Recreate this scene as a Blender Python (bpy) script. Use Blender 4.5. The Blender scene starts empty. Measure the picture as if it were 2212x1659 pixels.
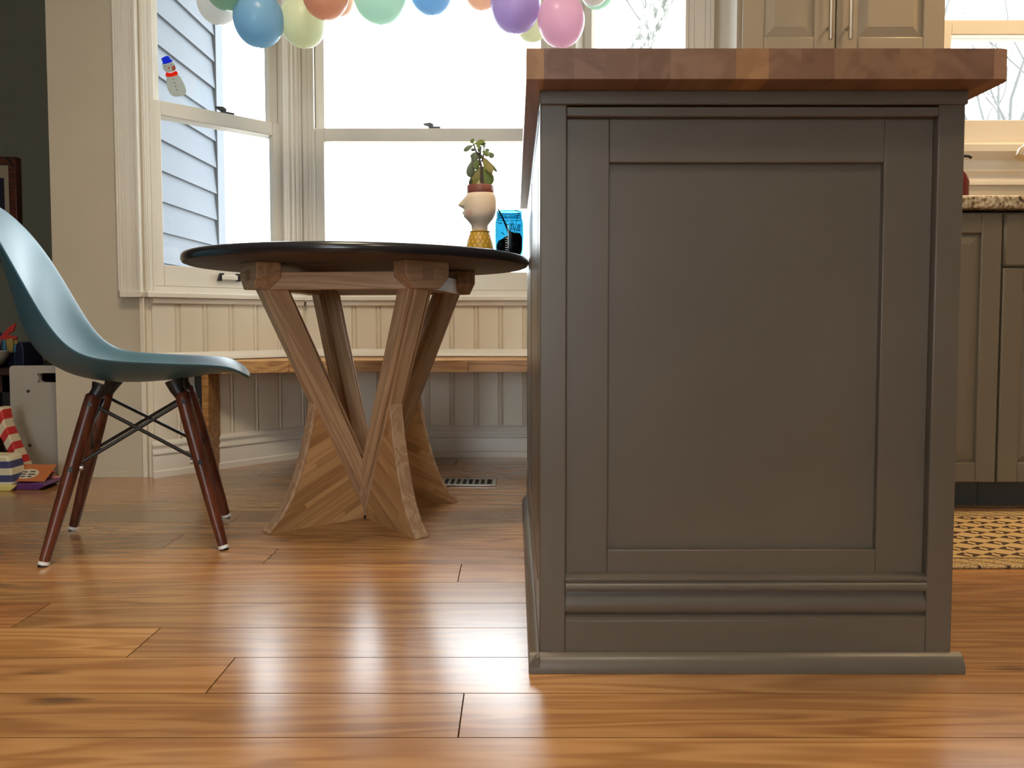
import bpy, bmesh, math, random
from mathutils import Vector, Matrix
random.seed(11)
PI = math.pi
R = math.radians
scene = bpy.context.scene
C = scene.collection

# ------------------------------------------------------------------ camera, world, lights, exposure
F_PX, EYE, PITCH, PPX, PPY = 1661.0, 0.53, math.atan(0.0475), 1112.0, 774.0
cam_data = bpy.data.cameras.new('camera')
cam = bpy.data.objects.new('camera', cam_data)
C.objects.link(cam)
cam.location = (0, 0, EYE)
cam.rotation_euler = (PI / 2 - PITCH, 0, 0)
cam_data.sensor_width = 36
cam_data.lens = F_PX / 2212 * 36
cam_data.shift_x = -(PPX - 1106) / 2212
cam_data.shift_y = -(829.5 - PPY) / 2212
cam_data.clip_start = 0.02
scene.camera = cam

world = bpy.data.worlds.new('overcast_sky')
scene.world = world
world.use_nodes = True
bg = world.node_tree.nodes['Background']
bg.inputs[0].default_value = (0.88, 0.945, 1.0, 1)
bg.inputs[1].default_value = 9.0

def ceiling_lamp(name, x, y, z, size, watts, col, spread=150):
    l = bpy.data.lights.new(name, 'AREA')
    l.shape = 'DISK'; l.size = size; l.energy = watts; l.color = col; l.spread = R(spread)
    o = bpy.data.objects.new(name, l); C.objects.link(o)
    o.location = (x, y, z)
    return o
WARM = (1.0, 0.88, 0.70)
AMBER = (1.0, 0.72, 0.40)
ceiling_lamp('ceiling_light_sink', 1.75, 2.1, 2.47, 0.16, 15, (1.0, 0.68, 0.34))
ceiling_lamp('ceiling_light_cooking', 1.75, 0.9, 2.47, 0.16, 9, AMBER)
ceiling_lamp('ceiling_light_island', 0.45, -0.3, 2.47, 0.3, 9, WARM)
ceiling_lamp('ceiling_light_dining', -0.45, 1.2, 2.47, 0.5, 21, (1.0, 0.84, 0.60))
ceiling_lamp('ceiling_light_entry', -1.0, -1.4, 2.47, 0.3, 10, WARM)

scene.view_settings.view_transform = 'Standard'
scene.view_settings.look = 'None'
scene.view_settings.exposure = 0.25
scene.view_settings.gamma = 1.0
scene.view_settings.use_curve_mapping = False
scene.cycles.use_denoising = True
scene.cycles.max_bounces = 10
scene.cycles.transparent_max_bounces = 16
scene.cycles.sample_clamp_indirect = 6.0

def at(px, py, Y):
    """point in the plane at depth Y that the photograph shows at pixel (px, py)"""
    a = (px - PPX) / F_PX; b = (PPY - py) / F_PX
    t = math.tan(PITCH)
    # u/d = b with u = Y sin + dz cos, d = Y cos - dz sin
    dz = Y * (b - t) / (1 + b * t)
    d = Y * math.cos(PITCH) - dz * math.sin(PITCH)
    return Vector((a * d, Y, EYE + dz))

# ------------------------------------------------------------------ mesh helpers
class MB:
    def __init__(s):
        s.v = []; s.f = []
    def add(s, vs, fs):
        n = len(s.v)
        s.v += [tuple(v) for v in vs]
        s.f += [tuple(i + n for i in f) for f in fs]
        return s
    def box(s, x0, x1, y0, y1, z0, z1):
        vs = [(x, y, z) for z in (z0, z1) for y in (y0, y1) for x in (x0, x1)]
        return s.add(vs, [(0, 2, 3, 1), (4, 5, 7, 6), (0, 1, 5, 4), (2, 6, 7, 3), (0, 4, 6, 2), (1, 3, 7, 5)])
    def prism(s, poly, axis, a0, a1):
        """2D polygon extruded along axis: x -> poly is (y,z); y -> (x,z); z -> (x,y)"""
        def p(q, a):
            if axis == 'x': return (a, q[0], q[1])
            if axis == 'y': return (q[0], a, q[1])
            return (q[0], q[1], a)
        n = len(poly)
        vs = [p(q, a0) for q in poly] + [p(q, a1) for q in poly]
        fs = [tuple(range(n))[::-1], tuple(range(n, 2 * n))]
        fs += [(i, (i + 1) % n, n + (i + 1) % n, n + i) for i in range(n)]
        return s.add(vs, fs)
    def tube(s, pts, rad, seg=10, cap=True):
        pts = [Vector(p) for p in pts]
        if not hasattr(rad, '__len__'): rad = [rad] * len(pts)
        vs = []; fs = []
        t0 = (pts[1] - pts[0]).normalized()
        up = Vector((0, 0, 1)) if abs(t0.z) < .9 else Vector((1, 0, 0))
        nrm = t0.cross(up).normalized()
        for i, p in enumerate(pts):
            t = (pts[min(i + 1, len(pts) - 1)] - pts[max(i - 1, 0)]).normalized()
            nrm = (nrm - t * nrm.dot(t)).normalized()
            b = t.cross(nrm)
            for k in range(seg):
                a = 2 * PI * k / seg
                vs.append(p + (nrm * math.cos(a) + b * math.sin(a)) * rad[i])
        for i in range(len(pts) - 1):
            for k in range(seg):
                k2 = (k + 1) % seg
                fs.append((i * seg + k, i * seg + k2, (i + 1) * seg + k2, (i + 1) * seg + k))
        if cap:
            fs.append(tuple(range(seg))[::-1])
            fs.append(tuple(range((len(pts) - 1) * seg, len(pts) * seg)))
        return s.add(vs, fs)
    def lathe(s, prof, seg=24, c=(0, 0, 0), cap=True):
        vs = []; fs = []
        for r, z in prof:
            for k in range(seg):
                a = 2 * PI * k / seg
                vs.append((c[0] + r * math.cos(a), c[1] + r * math.sin(a), c[2] + z))
        m = len(prof)
        for i in range(m - 1):
            for k in range(seg):
                k2 = (k + 1) % seg
                fs.append((i * seg + k, i * seg + k2, (i + 1) * seg + k2, (i + 1) * seg + k))
        if cap:
            fs.append(tuple(range(seg))[::-1]); fs.append(tuple(range((m - 1) * seg, m * seg)))
        return s.add(vs, fs)
    def ring(s, x0, x1, z0, z1, y0, y1, wl, wr, wb, wt):
        """rectangular frame in the xz plane, mitre free"""
        s.box(x0, x0 + wl, y0, y1, z0, z1); s.box(x1 - wr, x1, y0, y1, z0, z1)
        s.box(x0 + wl, x1 - wr, y0, y1, z0, z0 + wb); s.box(x0 + wl, x1 - wr, y0, y1, z1 - wt, z1)
        return s
    def mesh(s, name, smooth=35):
        me = bpy.data.meshes.new(name)
        me.from_pydata(s.v, [], s.f)
        bm = bmesh.new(); bm.from_mesh(me)
        bmesh.ops.recalc_face_normals(bm, faces=bm.faces)
        bm.to_mesh(me); bm.free()
        if smooth:
            me.shade_smooth(); me.set_sharp_from_angle(angle=R(smooth))
        return me
    def obj(s, name, mat, parent=None, bevel=0, smooth=35, seg=2):
        o = bpy.data.objects.new(name, s.mesh(name, smooth))
        return fin(o, mat, parent, bevel, seg)

def fin(o, mat, parent=None, bevel=0, seg=2):
    C.objects.link(o)
    if mat is not None: o.data.materials.append(mat)
    if parent is not None: o.parent = parent
    if bevel:
        m = o.modifiers.new('bevel', 'BEVEL')
        m.width = bevel; m.segments = seg; m.limit_method = 'ANGLE'; m.angle_limit = R(40)
        m.harden_normals = False
    return o

def tag(o, label, cat, group=None):
    o['label'] = label; o['category'] = cat
    if group: o['group'] = group
    return o
def struct(o, label=None):
    o['kind'] = 'structure'
    if label: o['label'] = label
    return o
def empty(name, loc=(0, 0, 0), rz=0):
    o = bpy.data.objects.new(name, None); C.objects.link(o)
    o.location = loc; o.rotation_euler = (0, 0, rz); o.empty_display_size = 0.1
    return o
def copy_tree(o, parent=None):
    c = o.copy(); C.objects.link(c)
    c.parent = parent
    for ch in [x for x in bpy.data.objects if x.parent == o]: copy_tree(ch, c)
    return c
def clip(poly, nx, ny, d):
    """keep the part of a 2D polygon with nx*x+ny*y <= d"""
    out = []
    for i in range(len(poly)):
        a = poly[i]; b = poly[(i + 1) % len(poly)]
        da = nx * a[0] + ny * a[1] - d; db = nx * b[0] + ny * b[1] - d
        if da <= 0: out.append(a)
        if (da < 0 < db) or (db < 0 < da):
            t = da / (da - db)
            out.append((a[0] + (b[0] - a[0]) * t, a[1] + (b[1] - a[1]) * t))
    return out
def band(poly, nx, ny, d0, d1):
    return clip(clip(poly, nx, ny, d1), -nx, -ny, -d0)

# ------------------------------------------------------------------ materials
def new_mat(name):
    m = bpy.data.materials.new(name); m.use_nodes = True
    nt = m.node_tree
    return m, nt, nt.nodes['Principled BSDF']
def N(nt, typ, **kw):
    n = nt.nodes.new(typ)
    for k, v in kw.items():
        if k == 'op': n.operation = v
        elif isinstance(k, str) and k.startswith('i'): n.inputs[int(k[1:])].default_value = v
        else: setattr(n, k, v)
    return n
def L(nt, a, b): nt.links.new(a, b)
def srgb(r, g, b):
    f = lambda c: ((c / 255 + 0.055) / 1.055) ** 2.4 if c > 10 else c / 255 / 12.92
    return (f(r), f(g), f(b), 1)
def paint(name, col, rough=0.5, bump=0.0, bscale=60, metal=0.0, var=0.05, spec=0.5, coat=0.0):
    m, nt, b = new_mat(name)
    b.inputs['Roughness'].default_value = rough
    b.inputs['Metallic'].default_value = metal
    b.inputs['Specular IOR Level'].default_value = spec
    b.inputs['Coat Weight'].default_value = coat
    tc = N(nt, 'ShaderNodeTexCoord')
    no = N(nt, 'ShaderNodeTexNoise'); no.inputs['Scale'].default_value = 5; no.inputs['Detail'].default_value = 4
    L(nt, tc.outputs['Object'], no.inputs['Vector'])
    rp = N(nt, 'ShaderNodeValToRGB')
    c = Vector(col[:3])
    rp.color_ramp.elements[0].position = .3; rp.color_ramp.elements[1].position = .7
    rp.color_ramp.elements[0].color = (*(c * (1 - var)), 1)
    rp.color_ramp.elements[1].color = (*(c * (1 + var)), 1)
    L(nt, no.outputs['Fac'], rp.inputs['Fac']); L(nt, rp.outputs['Color'], b.inputs['Base Color'])
    if bump:
        n2 = N(nt, 'ShaderNodeTexNoise'); n2.inputs['Scale'].default_value = bscale; n2.inputs['Detail'].default_value = 3
        L(nt, tc.outputs['Object'], n2.inputs['Vector'])
        bp = N(nt, 'ShaderNodeBump'); bp.inputs['Strength'].default_value = bump; bp.inputs['Distance'].default_value = .002
        L(nt, n2.outputs['Fac'], bp.inputs['Height']); L(nt, bp.outputs['Normal'], b.inputs['Normal'])
    return m
def wood(name, light, dark, scale=(1.2, 14, 14), rot=(0, 0, 0), rough=0.4, ring=9.0, contrast=1.0, hue=.25, bump=.12, coat=0.0, spec=.5, knots=False, fleck=.35):
    """straight grain along x of the mapped object space; tint from the object's colour"""
    m, nt, b = new_mat(name)
    tc = N(nt, 'ShaderNodeTexCoord'); oi = N(nt, 'ShaderNodeObjectInfo')
    mp = N(nt, 'ShaderNodeMapping'); mp.inputs['Rotation'].default_value = rot
    L(nt, tc.outputs['Object'], mp.inputs['Vector'])
    mul = N(nt, 'ShaderNodeMath', op='MULTIPLY', i1=37.0); L(nt, oi.outputs['Random'], mul.inputs[0])
    ad = N(nt, 'ShaderNodeVectorMath', op='ADD'); L(nt, mp.outputs['Vector'], ad.inputs[0]); L(nt, mul.outputs[0], ad.inputs[1])
    sc = N(nt, 'ShaderNodeVectorMath', op='MULTIPLY'); sc.inputs[1].default_value = scale; L(nt, ad.outputs[0], sc.inputs[0])
    n1 = N(nt, 'ShaderNodeTexNoise'); n1.inputs['Scale'].default_value = 1.0; n1.inputs['Detail'].default_value = 2.5; n1.inputs['Distortion'].default_value = .5
    L(nt, sc.outputs[0], n1.inputs['Vector'])
    r1 = N(nt, 'ShaderNodeMath', op='MULTIPLY', i1=ring * 2 * PI); L(nt, n1.outputs['Fac'], r1.inputs[0])
    r2 = N(nt, 'ShaderNodeMath', op='SINE'); L(nt, r1.outputs[0], r2.inputs[0])
    r3 = N(nt, 'ShaderNodeMath', op='MULTIPLY_ADD', i1=.5, i2=.5); L(nt, r2.outputs[0], r3.inputs[0])
    sf = N(nt, 'ShaderNodeVectorMath', op='MULTIPLY'); sf.inputs[1].default_value = (scale[0] * 3, scale[1] * 14, scale[2] * 14); L(nt, ad.outputs[0], sf.inputs[0])
    n2 = N(nt, 'ShaderNodeTexNoise'); n2.inputs['Scale'].default_value = 1.0; n2.inputs['Detail'].default_value = 4
    L(nt, sf.outputs[0], n2.inputs['Vector'])
    mx = N(nt, 'ShaderNodeMath', op='MULTIPLY_ADD', i1=fleck); L(nt, n2.outputs['Fac'], mx.inputs[0])
    m3 = N(nt, 'ShaderNodeMath', op='MULTIPLY', i1=.45); L(nt, r3.outputs[0], m3.inputs[0]); L(nt, m3.outputs[0], mx.inputs[2])
    n3 = N(nt, 'ShaderNodeTexNoise'); n3.inputs['Scale'].default_value = .8; n3.inputs['Detail'].default_value = 2
    L(nt, sc.outputs[0], n3.inputs['Vector'])
    m4 = N(nt, 'ShaderNodeMath', op='MULTIPLY_ADD', i1=.35); L(nt, n3.outputs['Fac'], m4.inputs[0]); L(nt, mx.outputs[0], m4.inputs[2])
    rp = N(nt, 'ShaderNodeValToRGB'); e = rp.color_ramp.elements
    e[0].position = .5 - .3 / contrast; e[1].position = .5 + .3 / contrast
    e[0].color = light; e[1].color = dark
    L(nt, m4.outputs[0], rp.inputs['Fac'])
    mc = N(nt, 'ShaderNodeMix', data_type='RGBA', blend_type='MULTIPLY'); mc.inputs[0].default_value = 1
    L(nt, rp.outputs['Color'], mc.inputs[6]); L(nt, oi.outputs['Color'], mc.inputs[7])
    last = mc.outputs[2]
    if knots:
        sk = N(nt, 'ShaderNodeVectorMath', op='MULTIPLY'); sk.inputs[1].default_value = (2.2, 9, 9); L(nt, ad.outputs[0], sk.inputs[0])
        vo = N(nt, 'ShaderNodeTexVoronoi'); vo.inputs['Scale'].default_value = 1.0; L(nt, sk.outputs[0], vo.inputs['Vector'])
        wr = N(nt, 'ShaderNodeMath', op='MULTIPLY_ADD', i1=.25); L(nt, n2.outputs['Fac'], wr.inputs[0]); L(nt, vo.outputs['Distance'], wr.inputs[2])
        kr = N(nt, 'ShaderNodeMapRange'); kr.inputs[1].default_value = .15; kr.inputs[2].default_value = .24; kr.inputs[3].default_value = .75; kr.inputs[4].default_value = 0
        L(nt, wr.outputs[0], kr.inputs[0])
        km = N(nt, 'ShaderNodeMix', data_type='RGBA'); km.inputs[7].default_value = (.055, .03, .015, 1)
        L(nt, kr.outputs[0], km.inputs[0]); L(nt, last, km.inputs[6]); last = km.outputs[2]
    L(nt, last, b.inputs['Base Color'])
    b.inputs['Roughness'].default_value = rough; b.inputs['Specular IOR Level'].default_value = spec
    b.inputs['Coat Weight'].default_value = coat; b.inputs['Coat Roughness'].default_value = rough
    if bump:
        bp = N(nt, 'ShaderNodeBump'); bp.inputs['Strength'].default_value = bump; bp.inputs['Distance'].default_value = .001
        L(nt, m4.outputs[0], bp.inputs['Height']); L(nt, bp.outputs['Normal'], b.inputs['Normal'])
    return m
def pane_mat(name, tint, gloss=.06, rough=.0):
    m, nt, b = new_mat(name); nt.nodes.remove(b)
    tr = N(nt, 'ShaderNodeBsdfTransparent'); tr.inputs[0].default_value = tint
    gl = N(nt, 'ShaderNodeBsdfGlossy'); gl.inputs['Roughness'].default_value = rough
    fc = N(nt, 'ShaderNodeLayerWeight'); fc.inputs[0].default_value = .5
    pw = N(nt, 'ShaderNodeMath', op='POWER', i1=5.0); L(nt, fc.outputs['Facing'], pw.inputs[0])
    lw = N(nt, 'ShaderNodeMath', op='MULTIPLY_ADD', i1=.8, i2=.03); L(nt, pw.outputs[0], lw.inputs[0])
    mx = N(nt, 'ShaderNodeMixShader')
    L(nt, lw.outputs[0], mx.inputs[0]); L(nt, tr.outputs[0], mx.inputs[1]); L(nt, gl.outputs[0], mx.inputs[2])
    L(nt, mx.outputs[0], nt.nodes['Material Output'].inputs['Surface'])
    return m
def balloon_mat(name, col, trans=.5, clear=.08):
    m, nt, b = new_mat(name)
    b.inputs['Base Color'].default_value = col; b.inputs['Roughness'].default_value = .28
    tl = N(nt, 'ShaderNodeBsdfTranslucent'); tl.inputs[0].default_value = col
    tr = N(nt, 'ShaderNodeBsdfTransparent'); tr.inputs[0].default_value = col
    m1 = N(nt, 'ShaderNodeMixShader', i0=trans); m2 = N(nt, 'ShaderNodeMixShader', i0=clear)
    L(nt, b.outputs[0], m1.inputs[1]); L(nt, tl.outputs[0], m1.inputs[2])
    L(nt, m1.outputs[0], m2.inputs[1]); L(nt, tr.outputs[0], m2.inputs[2])
    L(nt, m2.outputs[0], nt.nodes['Material Output'].inputs['Surface'])
    return m
def stripes(name, cols, period, direction, rough=.6):
    m, nt, b = new_mat(name)
    tc = N(nt, 'ShaderNodeTexCoord')
    dt = N(nt, 'ShaderNodeVectorMath', op='DOT_PRODUCT'); dt.inputs[1].default_value = direction
    L(nt, tc.outputs['Object'], dt.inputs[0])
    dv = N(nt, 'ShaderNodeMath', op='DIVIDE', i1=period); L(nt, dt.outputs['Value'], dv.inputs[0])
    fr = N(nt, 'ShaderNodeMath', op='FRACT'); L(nt, dv.outputs[0], fr.inputs[0])
    gt = N(nt, 'ShaderNodeMath', op='GREATER_THAN', i1=.5); L(nt, fr.outputs[0], gt.inputs[0])
    mx = N(nt, 'ShaderNodeMix', data_type='RGBA'); mx.inputs[6].default_value = cols[0]; mx.inputs[7].default_value = cols[1]
    L(nt, gt.outputs[0], mx.inputs[0]); L(nt, mx.outputs[2], b.inputs['Base Color'])
    b.inputs['Roughness'].default_value = rough
    return m

M = {}
M['white'] = paint('white_trim_paint', (.74, .70, .62, 1), .38, .05, 40, var=.02)
M['bead'] = paint('cream_beadboard_paint', (.74, .68, .56, 1), .42, .05, 40, var=.02)
M['tan'] = paint('tan_wall_paint', (.51, .445, .335, 1), .75, .12, 120, var=.04)
M['green'] = paint('dark_olive_wall_paint', (.17, .165, .115, 1), .75, .1, 120, var=.05)
M['blue_wall'] = paint('pale_blue_wall_paint', (.62, .66, .68, 1), .7, .1, 120, var=.03)
M['ceiling'] = paint('white_ceiling_paint', (.80, .78, .74, 1), .85, .1, 150, var=.02)
M['plainwall'] = paint('warm_grey_wall_paint', (.55, .49, .40, 1), .8, .1, 120, var=.03)
M['island'] = paint('taupe_island_paint', (.124, .101, .076, 1), .33, .06, 90, var=.05)
M['cab'] = paint('taupe_cabinet_paint', (.15, .125, .085, 1), .4, .04, 90, var=.03)
M['upcab'] = paint('greige_upper_cabinet_paint', (.36, .30, .215, 1), .4, .04, 90, var=.03)
M['toe'] = paint('dark_toe_kick', (.05, .048, .042, 1), .6)
M['siding'] = paint('pale_blue_grey_siding', (.105, .125, .155, 1), .7, .1, 60, var=.05)
M['siding_trim'] = paint('pale_corner_board', (.135, .155, .185, 1), .7, var=.03)
M['floor'] = wood('oak_floor', srgb(194, 149, 99), srgb(144, 101, 59), (1.1, 13, 13), rough=.235, ring=8, contrast=.7, knots=True, bump=0, spec=.65, coat=.65)
M['subfloor'] = wood('oak_subfloor', srgb(96, 64, 36), srgb(70, 44, 22), (1.1, 13, 13), rough=.8, spec=.1)
M['counter'] = wood('butcher_block', srgb(156, 125, 102), srgb(124, 95, 75), (16, 1.2, 16), rough=.38, ring=3, contrast=.5, knots=False, bump=.05, spec=.4)
M['bench'] = wood('bench_oak', srgb(214, 172, 110), srgb(160, 112, 60), (1.3, 20, 20), rough=.4, ring=7, contrast=.9, bump=.06)
M['arm'] = wood('white_oak_arm', srgb(204, 172, 138), srgb(168, 134, 102), (1.4, 18, 18), rot=(0, R(63), 0), rough=.45, ring=6, contrast=.8)
M['apron'] = wood('white_oak_apron', srgb(204, 172, 138), srgb(168, 134, 102), (18, 1.6, 18), rough=.45, ring=6, contrast=.8)
M['strip'] = wood('white_oak_strip', srgb(206, 168, 122), srgb(168, 126, 86), (1.6, 20, 20), rot=(0, R(-28), 0), rough=.42, ring=5, contrast=.5)
M['top'] = wood('dark_walnut_top', srgb(112, 86, 70), srgb(62, 47, 40), (1.0, 22, 22), rough=.6, ring=9, contrast=.7, spec=.3)
M['top_edge'] = paint('black_stained_edge', (.016, .015, .018, 1), .22, var=.1)
M['walnut_leg'] = wood('walnut_dowel', srgb(112, 58, 36), srgb(66, 30, 20), (30, 30, 2.0), rough=.32, ring=4, contrast=.7, spec=.5)
M['shell'] = paint('teal_blue_plastic', (.036, .118, .165, 1), .36, .06, 220, var=.02, spec=.5)
M['black'] = paint('black_metal', (.012, .012, .014, 1), .4, spec=.5)
M['chrome'] = paint('brushed_nickel', (.62, .58, .52, 1), .28, metal=1.0)
M['steel'] = paint('zinc_screw', (.5, .5, .5, 1), .3, metal=1.0)
M['glide'] = paint('white_nylon_glide', (.8, .8, .78, 1), .4)
M['glass'] = pane_mat('window_glass', (.97, .985, .985, 1))
M['pewter'] = paint('dark_pewter', (.09, .09, .095, 1), .45, metal=.6)
M['vent'] = paint('satin_nickel_register', (.52, .48, .42, 1), .35, metal=.8)
M['dark'] = paint('near_black', (.01, .01, .012, 1), .7)
M['ceramic'] = paint('matte_bisque_ceramic', (.70, .56, .42, 1), .6, .15, 90, var=.05)
M['terracotta'] = paint('brownish_red_glaze', (.24, .075, .055, 1), .45)
M['stem'] = paint('brown_stem', (.06, .04, .035, 1), .7, .3, 80)
M['soil'] = paint('dark_soil', (.02, .016, .012, 1), .95, .8, 160, var=.4)
M['jar'] = pane_mat('blue_jar_glass', (.25, .49, .56, 1))
M['jar_thick'] = pane_mat('blue_jar_raised_glass', (.16, .42, .52, 1))
mb_, nt, b = new_mat('pale_cracked_bark')
tc = N(nt, 'ShaderNodeTexCoord'); mp = N(nt, 'ShaderNodeMapping'); mp.inputs['Scale'].default_value = (22, 22, 9); L(nt, tc.outputs['Object'], mp.inputs['Vector'])
no = N(nt, 'ShaderNodeTexNoise'); no.inputs['Scale'].default_value = 1; no.inputs['Detail'].default_value = 5; no.inputs['Roughness'].default_value = .7; L(nt, mp.outputs[0], no.inputs['Vector'])
rp = N(nt, 'ShaderNodeValToRGB'); e = rp.color_ramp.elements; e[0].position = .42; e[0].color = (.055, .055, .045, 1); e[1].position = .54; e[1].color = (.20, .20, .18, 1)
L(nt, no.outputs['Fac'], rp.inputs['Fac']); L(nt, rp.outputs['Color'], b.inputs['Base Color']); b.inputs['Roughness'].default_value = .95
M['outside_bark'] = mb_
M['twig'] = paint('grey_twig', (.095, .093, .09, 1), .9)
M['ground'] = paint('winter_grass', (.30, .29, .24, 1), .95, var=.2)
M['white_lam'] = paint('white_laminate', (.36, .33, .28, 1), .45, var=.02)
M['frame_wood'] = wood('cherry_frame', srgb(110, 58, 34), srgb(66, 32, 20), (2, 30, 30), rough=.4)
M['mat_board'] = paint('cream_mat_board', (.42, .34, .22, 1), .8)
M['print_dark'] = paint('dark_print', (.02, .02, .035, 1), .3)

# ------------------------------------------------------------------ floor
floor = struct(MB().box(-4.6, 3.2, -3.2, 3.9, -.06, -.004).obj('floor', M['subfloor']), 'wide oak plank floor')
ROW = .1175
JOINTS = {0: [-.99, -.0724], 1: [-.4416, 1.15], 2: [-.614, .95], 3: [-.874, 1.30], 4: [-1.75, .75], 5: [-.1166, 1.1],
          6: [-.553, .93], 7: [-.826, 1.4], 8: [-1.083, 1.2], -1: [-.99, 1.6], -2: [-.3, .8]}
TINTS = {(-1, 1): (.98, .95, .92), (0, 1): (.86, .82, .78), (0, 0): (1.02, 1.0, .95), (2, 0): (1.18, 1.14, 1.0), (2, 1): (.9, .86, .82),
         (1, 1): (1.0, .97, .93), (1, 0): (1.0, .95, .9), (3, 0): (.95, .8, .72), (3, 1): (.88, .85, .8), (4, 0): (.9, .86, .8), (4, 1): (.9, .86, .8),
         (5, 0): (1.12, 1.02, .92), (5, 1): (1.1, 1.0, .92), (6, 1): (.84, .78, .72), (6, 0): (.95, .86, .76), (7, 1): (1.0, .94, .86), (7, 0): (.92, .84, .74)}
rr = random.Random(4)
for k in range(-6, 23):
    y0 = .957 + ROW * k
    js = JOINTS.get(k)
    if js is None:
        a = -1.9 + rr.random() * 1.2
        js = [a, a + .8 + rr.random() * .9, a + 2.3 + rr.random() * .6]
    xs = [-3.3] + [j for j in js if j > -3.2] + [2.6]
    if js[0] > -1.5: xs.insert(1, -2.3 - rr.random() * .4)
    first = 1 if (k in JOINTS and js[0] > -1.5) else 0
    for i in range(len(xs) - 1):
        x0, x1 = xs[i] + .0010, xs[i + 1] - .0010
        hx = (x1 - x0) / 2
        o = MB().box(-hx, hx, -ROW / 2 + .0009, ROW / 2 - .0009, -.012, 0).obj('plank', M['floor'], floor, smooth=0)
        o.location = ((x0 + x1) / 2, y0 + ROW / 2, 0)
        t = TINTS.get((k, i - first))
        if t is None:
            q = .76 + rr.random() * .42; t = (q * 1.02, q * (.95 + rr.random() * .05), q * (.88 + rr.random() * .1))
        o.color = (*t, 1)

# ------------------------------------------------------------------ room shell
CEIL = 2.5
struct(MB().box(-4.6, 3.2, -3.2, 3.9, CEIL, CEIL + .1).obj('ceiling', M['ceiling']), 'white ceiling')
YW = 2.60                                   # plane of the wall the bay opens from
pier = struct(MB().box(-1.556, -1.245, YW, YW + .13, 0, CEIL).obj('wall_pier', M['tan']), 'narrow tan wall beside the bay window')
struct(MB().box(-1.556, -1.44, YW + .13, 3.75, 0, CEIL).obj('wall_side', M['tan']), 'wall returning behind the tan pier')
struct(MB().box(-4.6, -1.556, 3.62, 3.75, 0, CEIL).obj('wall_far', M['green']), 'dark olive far wall')
struct(MB().box(-4.6, -4.5, -3.2, 3.62, 0, CEIL).obj('wall_left', M['green']), 'dark olive left wall')
struct(MB().box(3.1, 3.2, -3.2, 3.75, 0, CEIL).obj('wall_right', M['plainwall']), 'right wall')
DX0, DX1, DZ = -1.35, -.15, 2.08              # unseen glazed door, added behind the viewer to let in soft fill daylight
struct(MB().box(-4.5, DX0, -3.2, -3.1, 0, CEIL).box(DX1, 3.1, -3.2, -3.1, 0, CEIL).box(DX0, DX1, -3.2, -3.1, DZ, CEIL).obj('wall_behind', M['plainwall']), 'wall behind the viewer')
pd = struct(MB().ring(DX0, DX1, 0, DZ, -3.18, -3.12, .06, .06, .06, .06).box(-.79, -.71, -3.18, -3.12, .06, DZ - .06).obj('door_added', M['white'], None, .003), 'white glazed patio door added behind the viewer for fill daylight')
for x0, x1 in ((DX0 + .06, -.79), (-.71, DX1 - .06)):
    MB().box(x0, x1, -3.152, -3.148, .06, DZ - .06).obj('pane', M['glass'], pd, smooth=0)

BAY = [('left', Vector((-1.245, YW, 0)), R(45), .594), ('back', Vector((-.825, YW + .42, 0)), 0, 1.0), ('right', Vector((.175, YW + .42, 0)), R(-45), .594)]
SILL, HEAD, MEET = .63, 1.97, 1.285
PITCHB = .0955
bprof = [(0, 0), (0, -.0118), (.0005, -.012), (.0745, -.012), (.0775, -.0065), (.080, -.0105), (.0845, -.0135), (.089, -.0105), (.0915, -.0065), (.0940, -.0115), (PITCHB - .0006, -.0118), (PITCHB - .0008, 0)]
board_mesh = MB().prism(bprof, 'z', 0, .612).mesh('board', 40)
base_prof = [(-.012, 0), (-.03, 0), (-.03, .02), (-.024, .024), (-.024, .070), (-.022, .075), (-.028, .080), (-.028, .086), (-.021, .092), (-.021, .102), (-.025, .106), (-.025, .112), (-.017, .120), (-.012, .124)]

def window(n, root, x0, x1, z0, z1, zm, mat, lock=True, lift=False, label='', lockx=None):
    w = struct(MB().ring(x0, x1, z0, z1, 0, .125, .014, .014, .02, .02).obj('window_%d' % n, mat, None, .002), label)
    w.matrix_world = root.matrix_world.copy() if root else Matrix()
    # parting stops
    MB().ring(x0 + .014, x1 - .014, z0 + .02, z1 - .02, .0, .014, .01, .01, .0005, .01).obj('stop_bead', mat, w, .002)
    a0, a1 = x0 + .015, x1 - .015
    ls = MB().ring(a0, a1, z0 + .021, zm, .018, .052, .043, .043, .072, .05).obj('lower_sash', mat, w, .003)
    MB().box(a0 + .04, a1 - .04, .033, .037, z0 + .09, zm - .047).obj('pane', M['glass'], ls, smooth=0)
    us = MB().ring(a0, a1, zm - .048, z1 - .021, .058, .092, .036, .036, .05, .05).obj('upper_sash', mat, w, .003)
    MB().box(a0 + .033, a1 - .033, .073, .077, zm - .001, z1 - .068).obj('pane', M['glass'], us, smooth=0)
    if lock:
        lx = lockx if lockx else (x0 + x1) / 2
        lk = MB().box(lx - .012, lx + .034, .022, .05, zm, zm + .008).obj('sash_lock', M['pewter'], ls, .002)
        MB().prism([(lx - .034, zm + .02), (lx - .030, zm + .014), (lx + .002, zm + .004), (lx + .008, zm + .016), (lx - .004, zm + .024)], 'y', .026, .038).obj('lock_lever', M['pewter'], ls, .0015)
    if lift:
        lx = x0 + .285; zz = z0 + .06
        for s in (-1, 1):
            MB().prism([(lx + s * .036 - .008, zz - .014), (lx + s * .036 + .006, zz - .014), (lx + s * .030 + .010, zz + .014), (lx + s * .030 - .004, zz + .014)], 'y', .004, .018).obj('sash_lift_foot', M['black'], ls, .001)
        MB().box(lx - .03, lx + .03, .002, .010, zz - .010, zz + .008).obj('sash_lift', M['white'], ls, .003)
    return w

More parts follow.
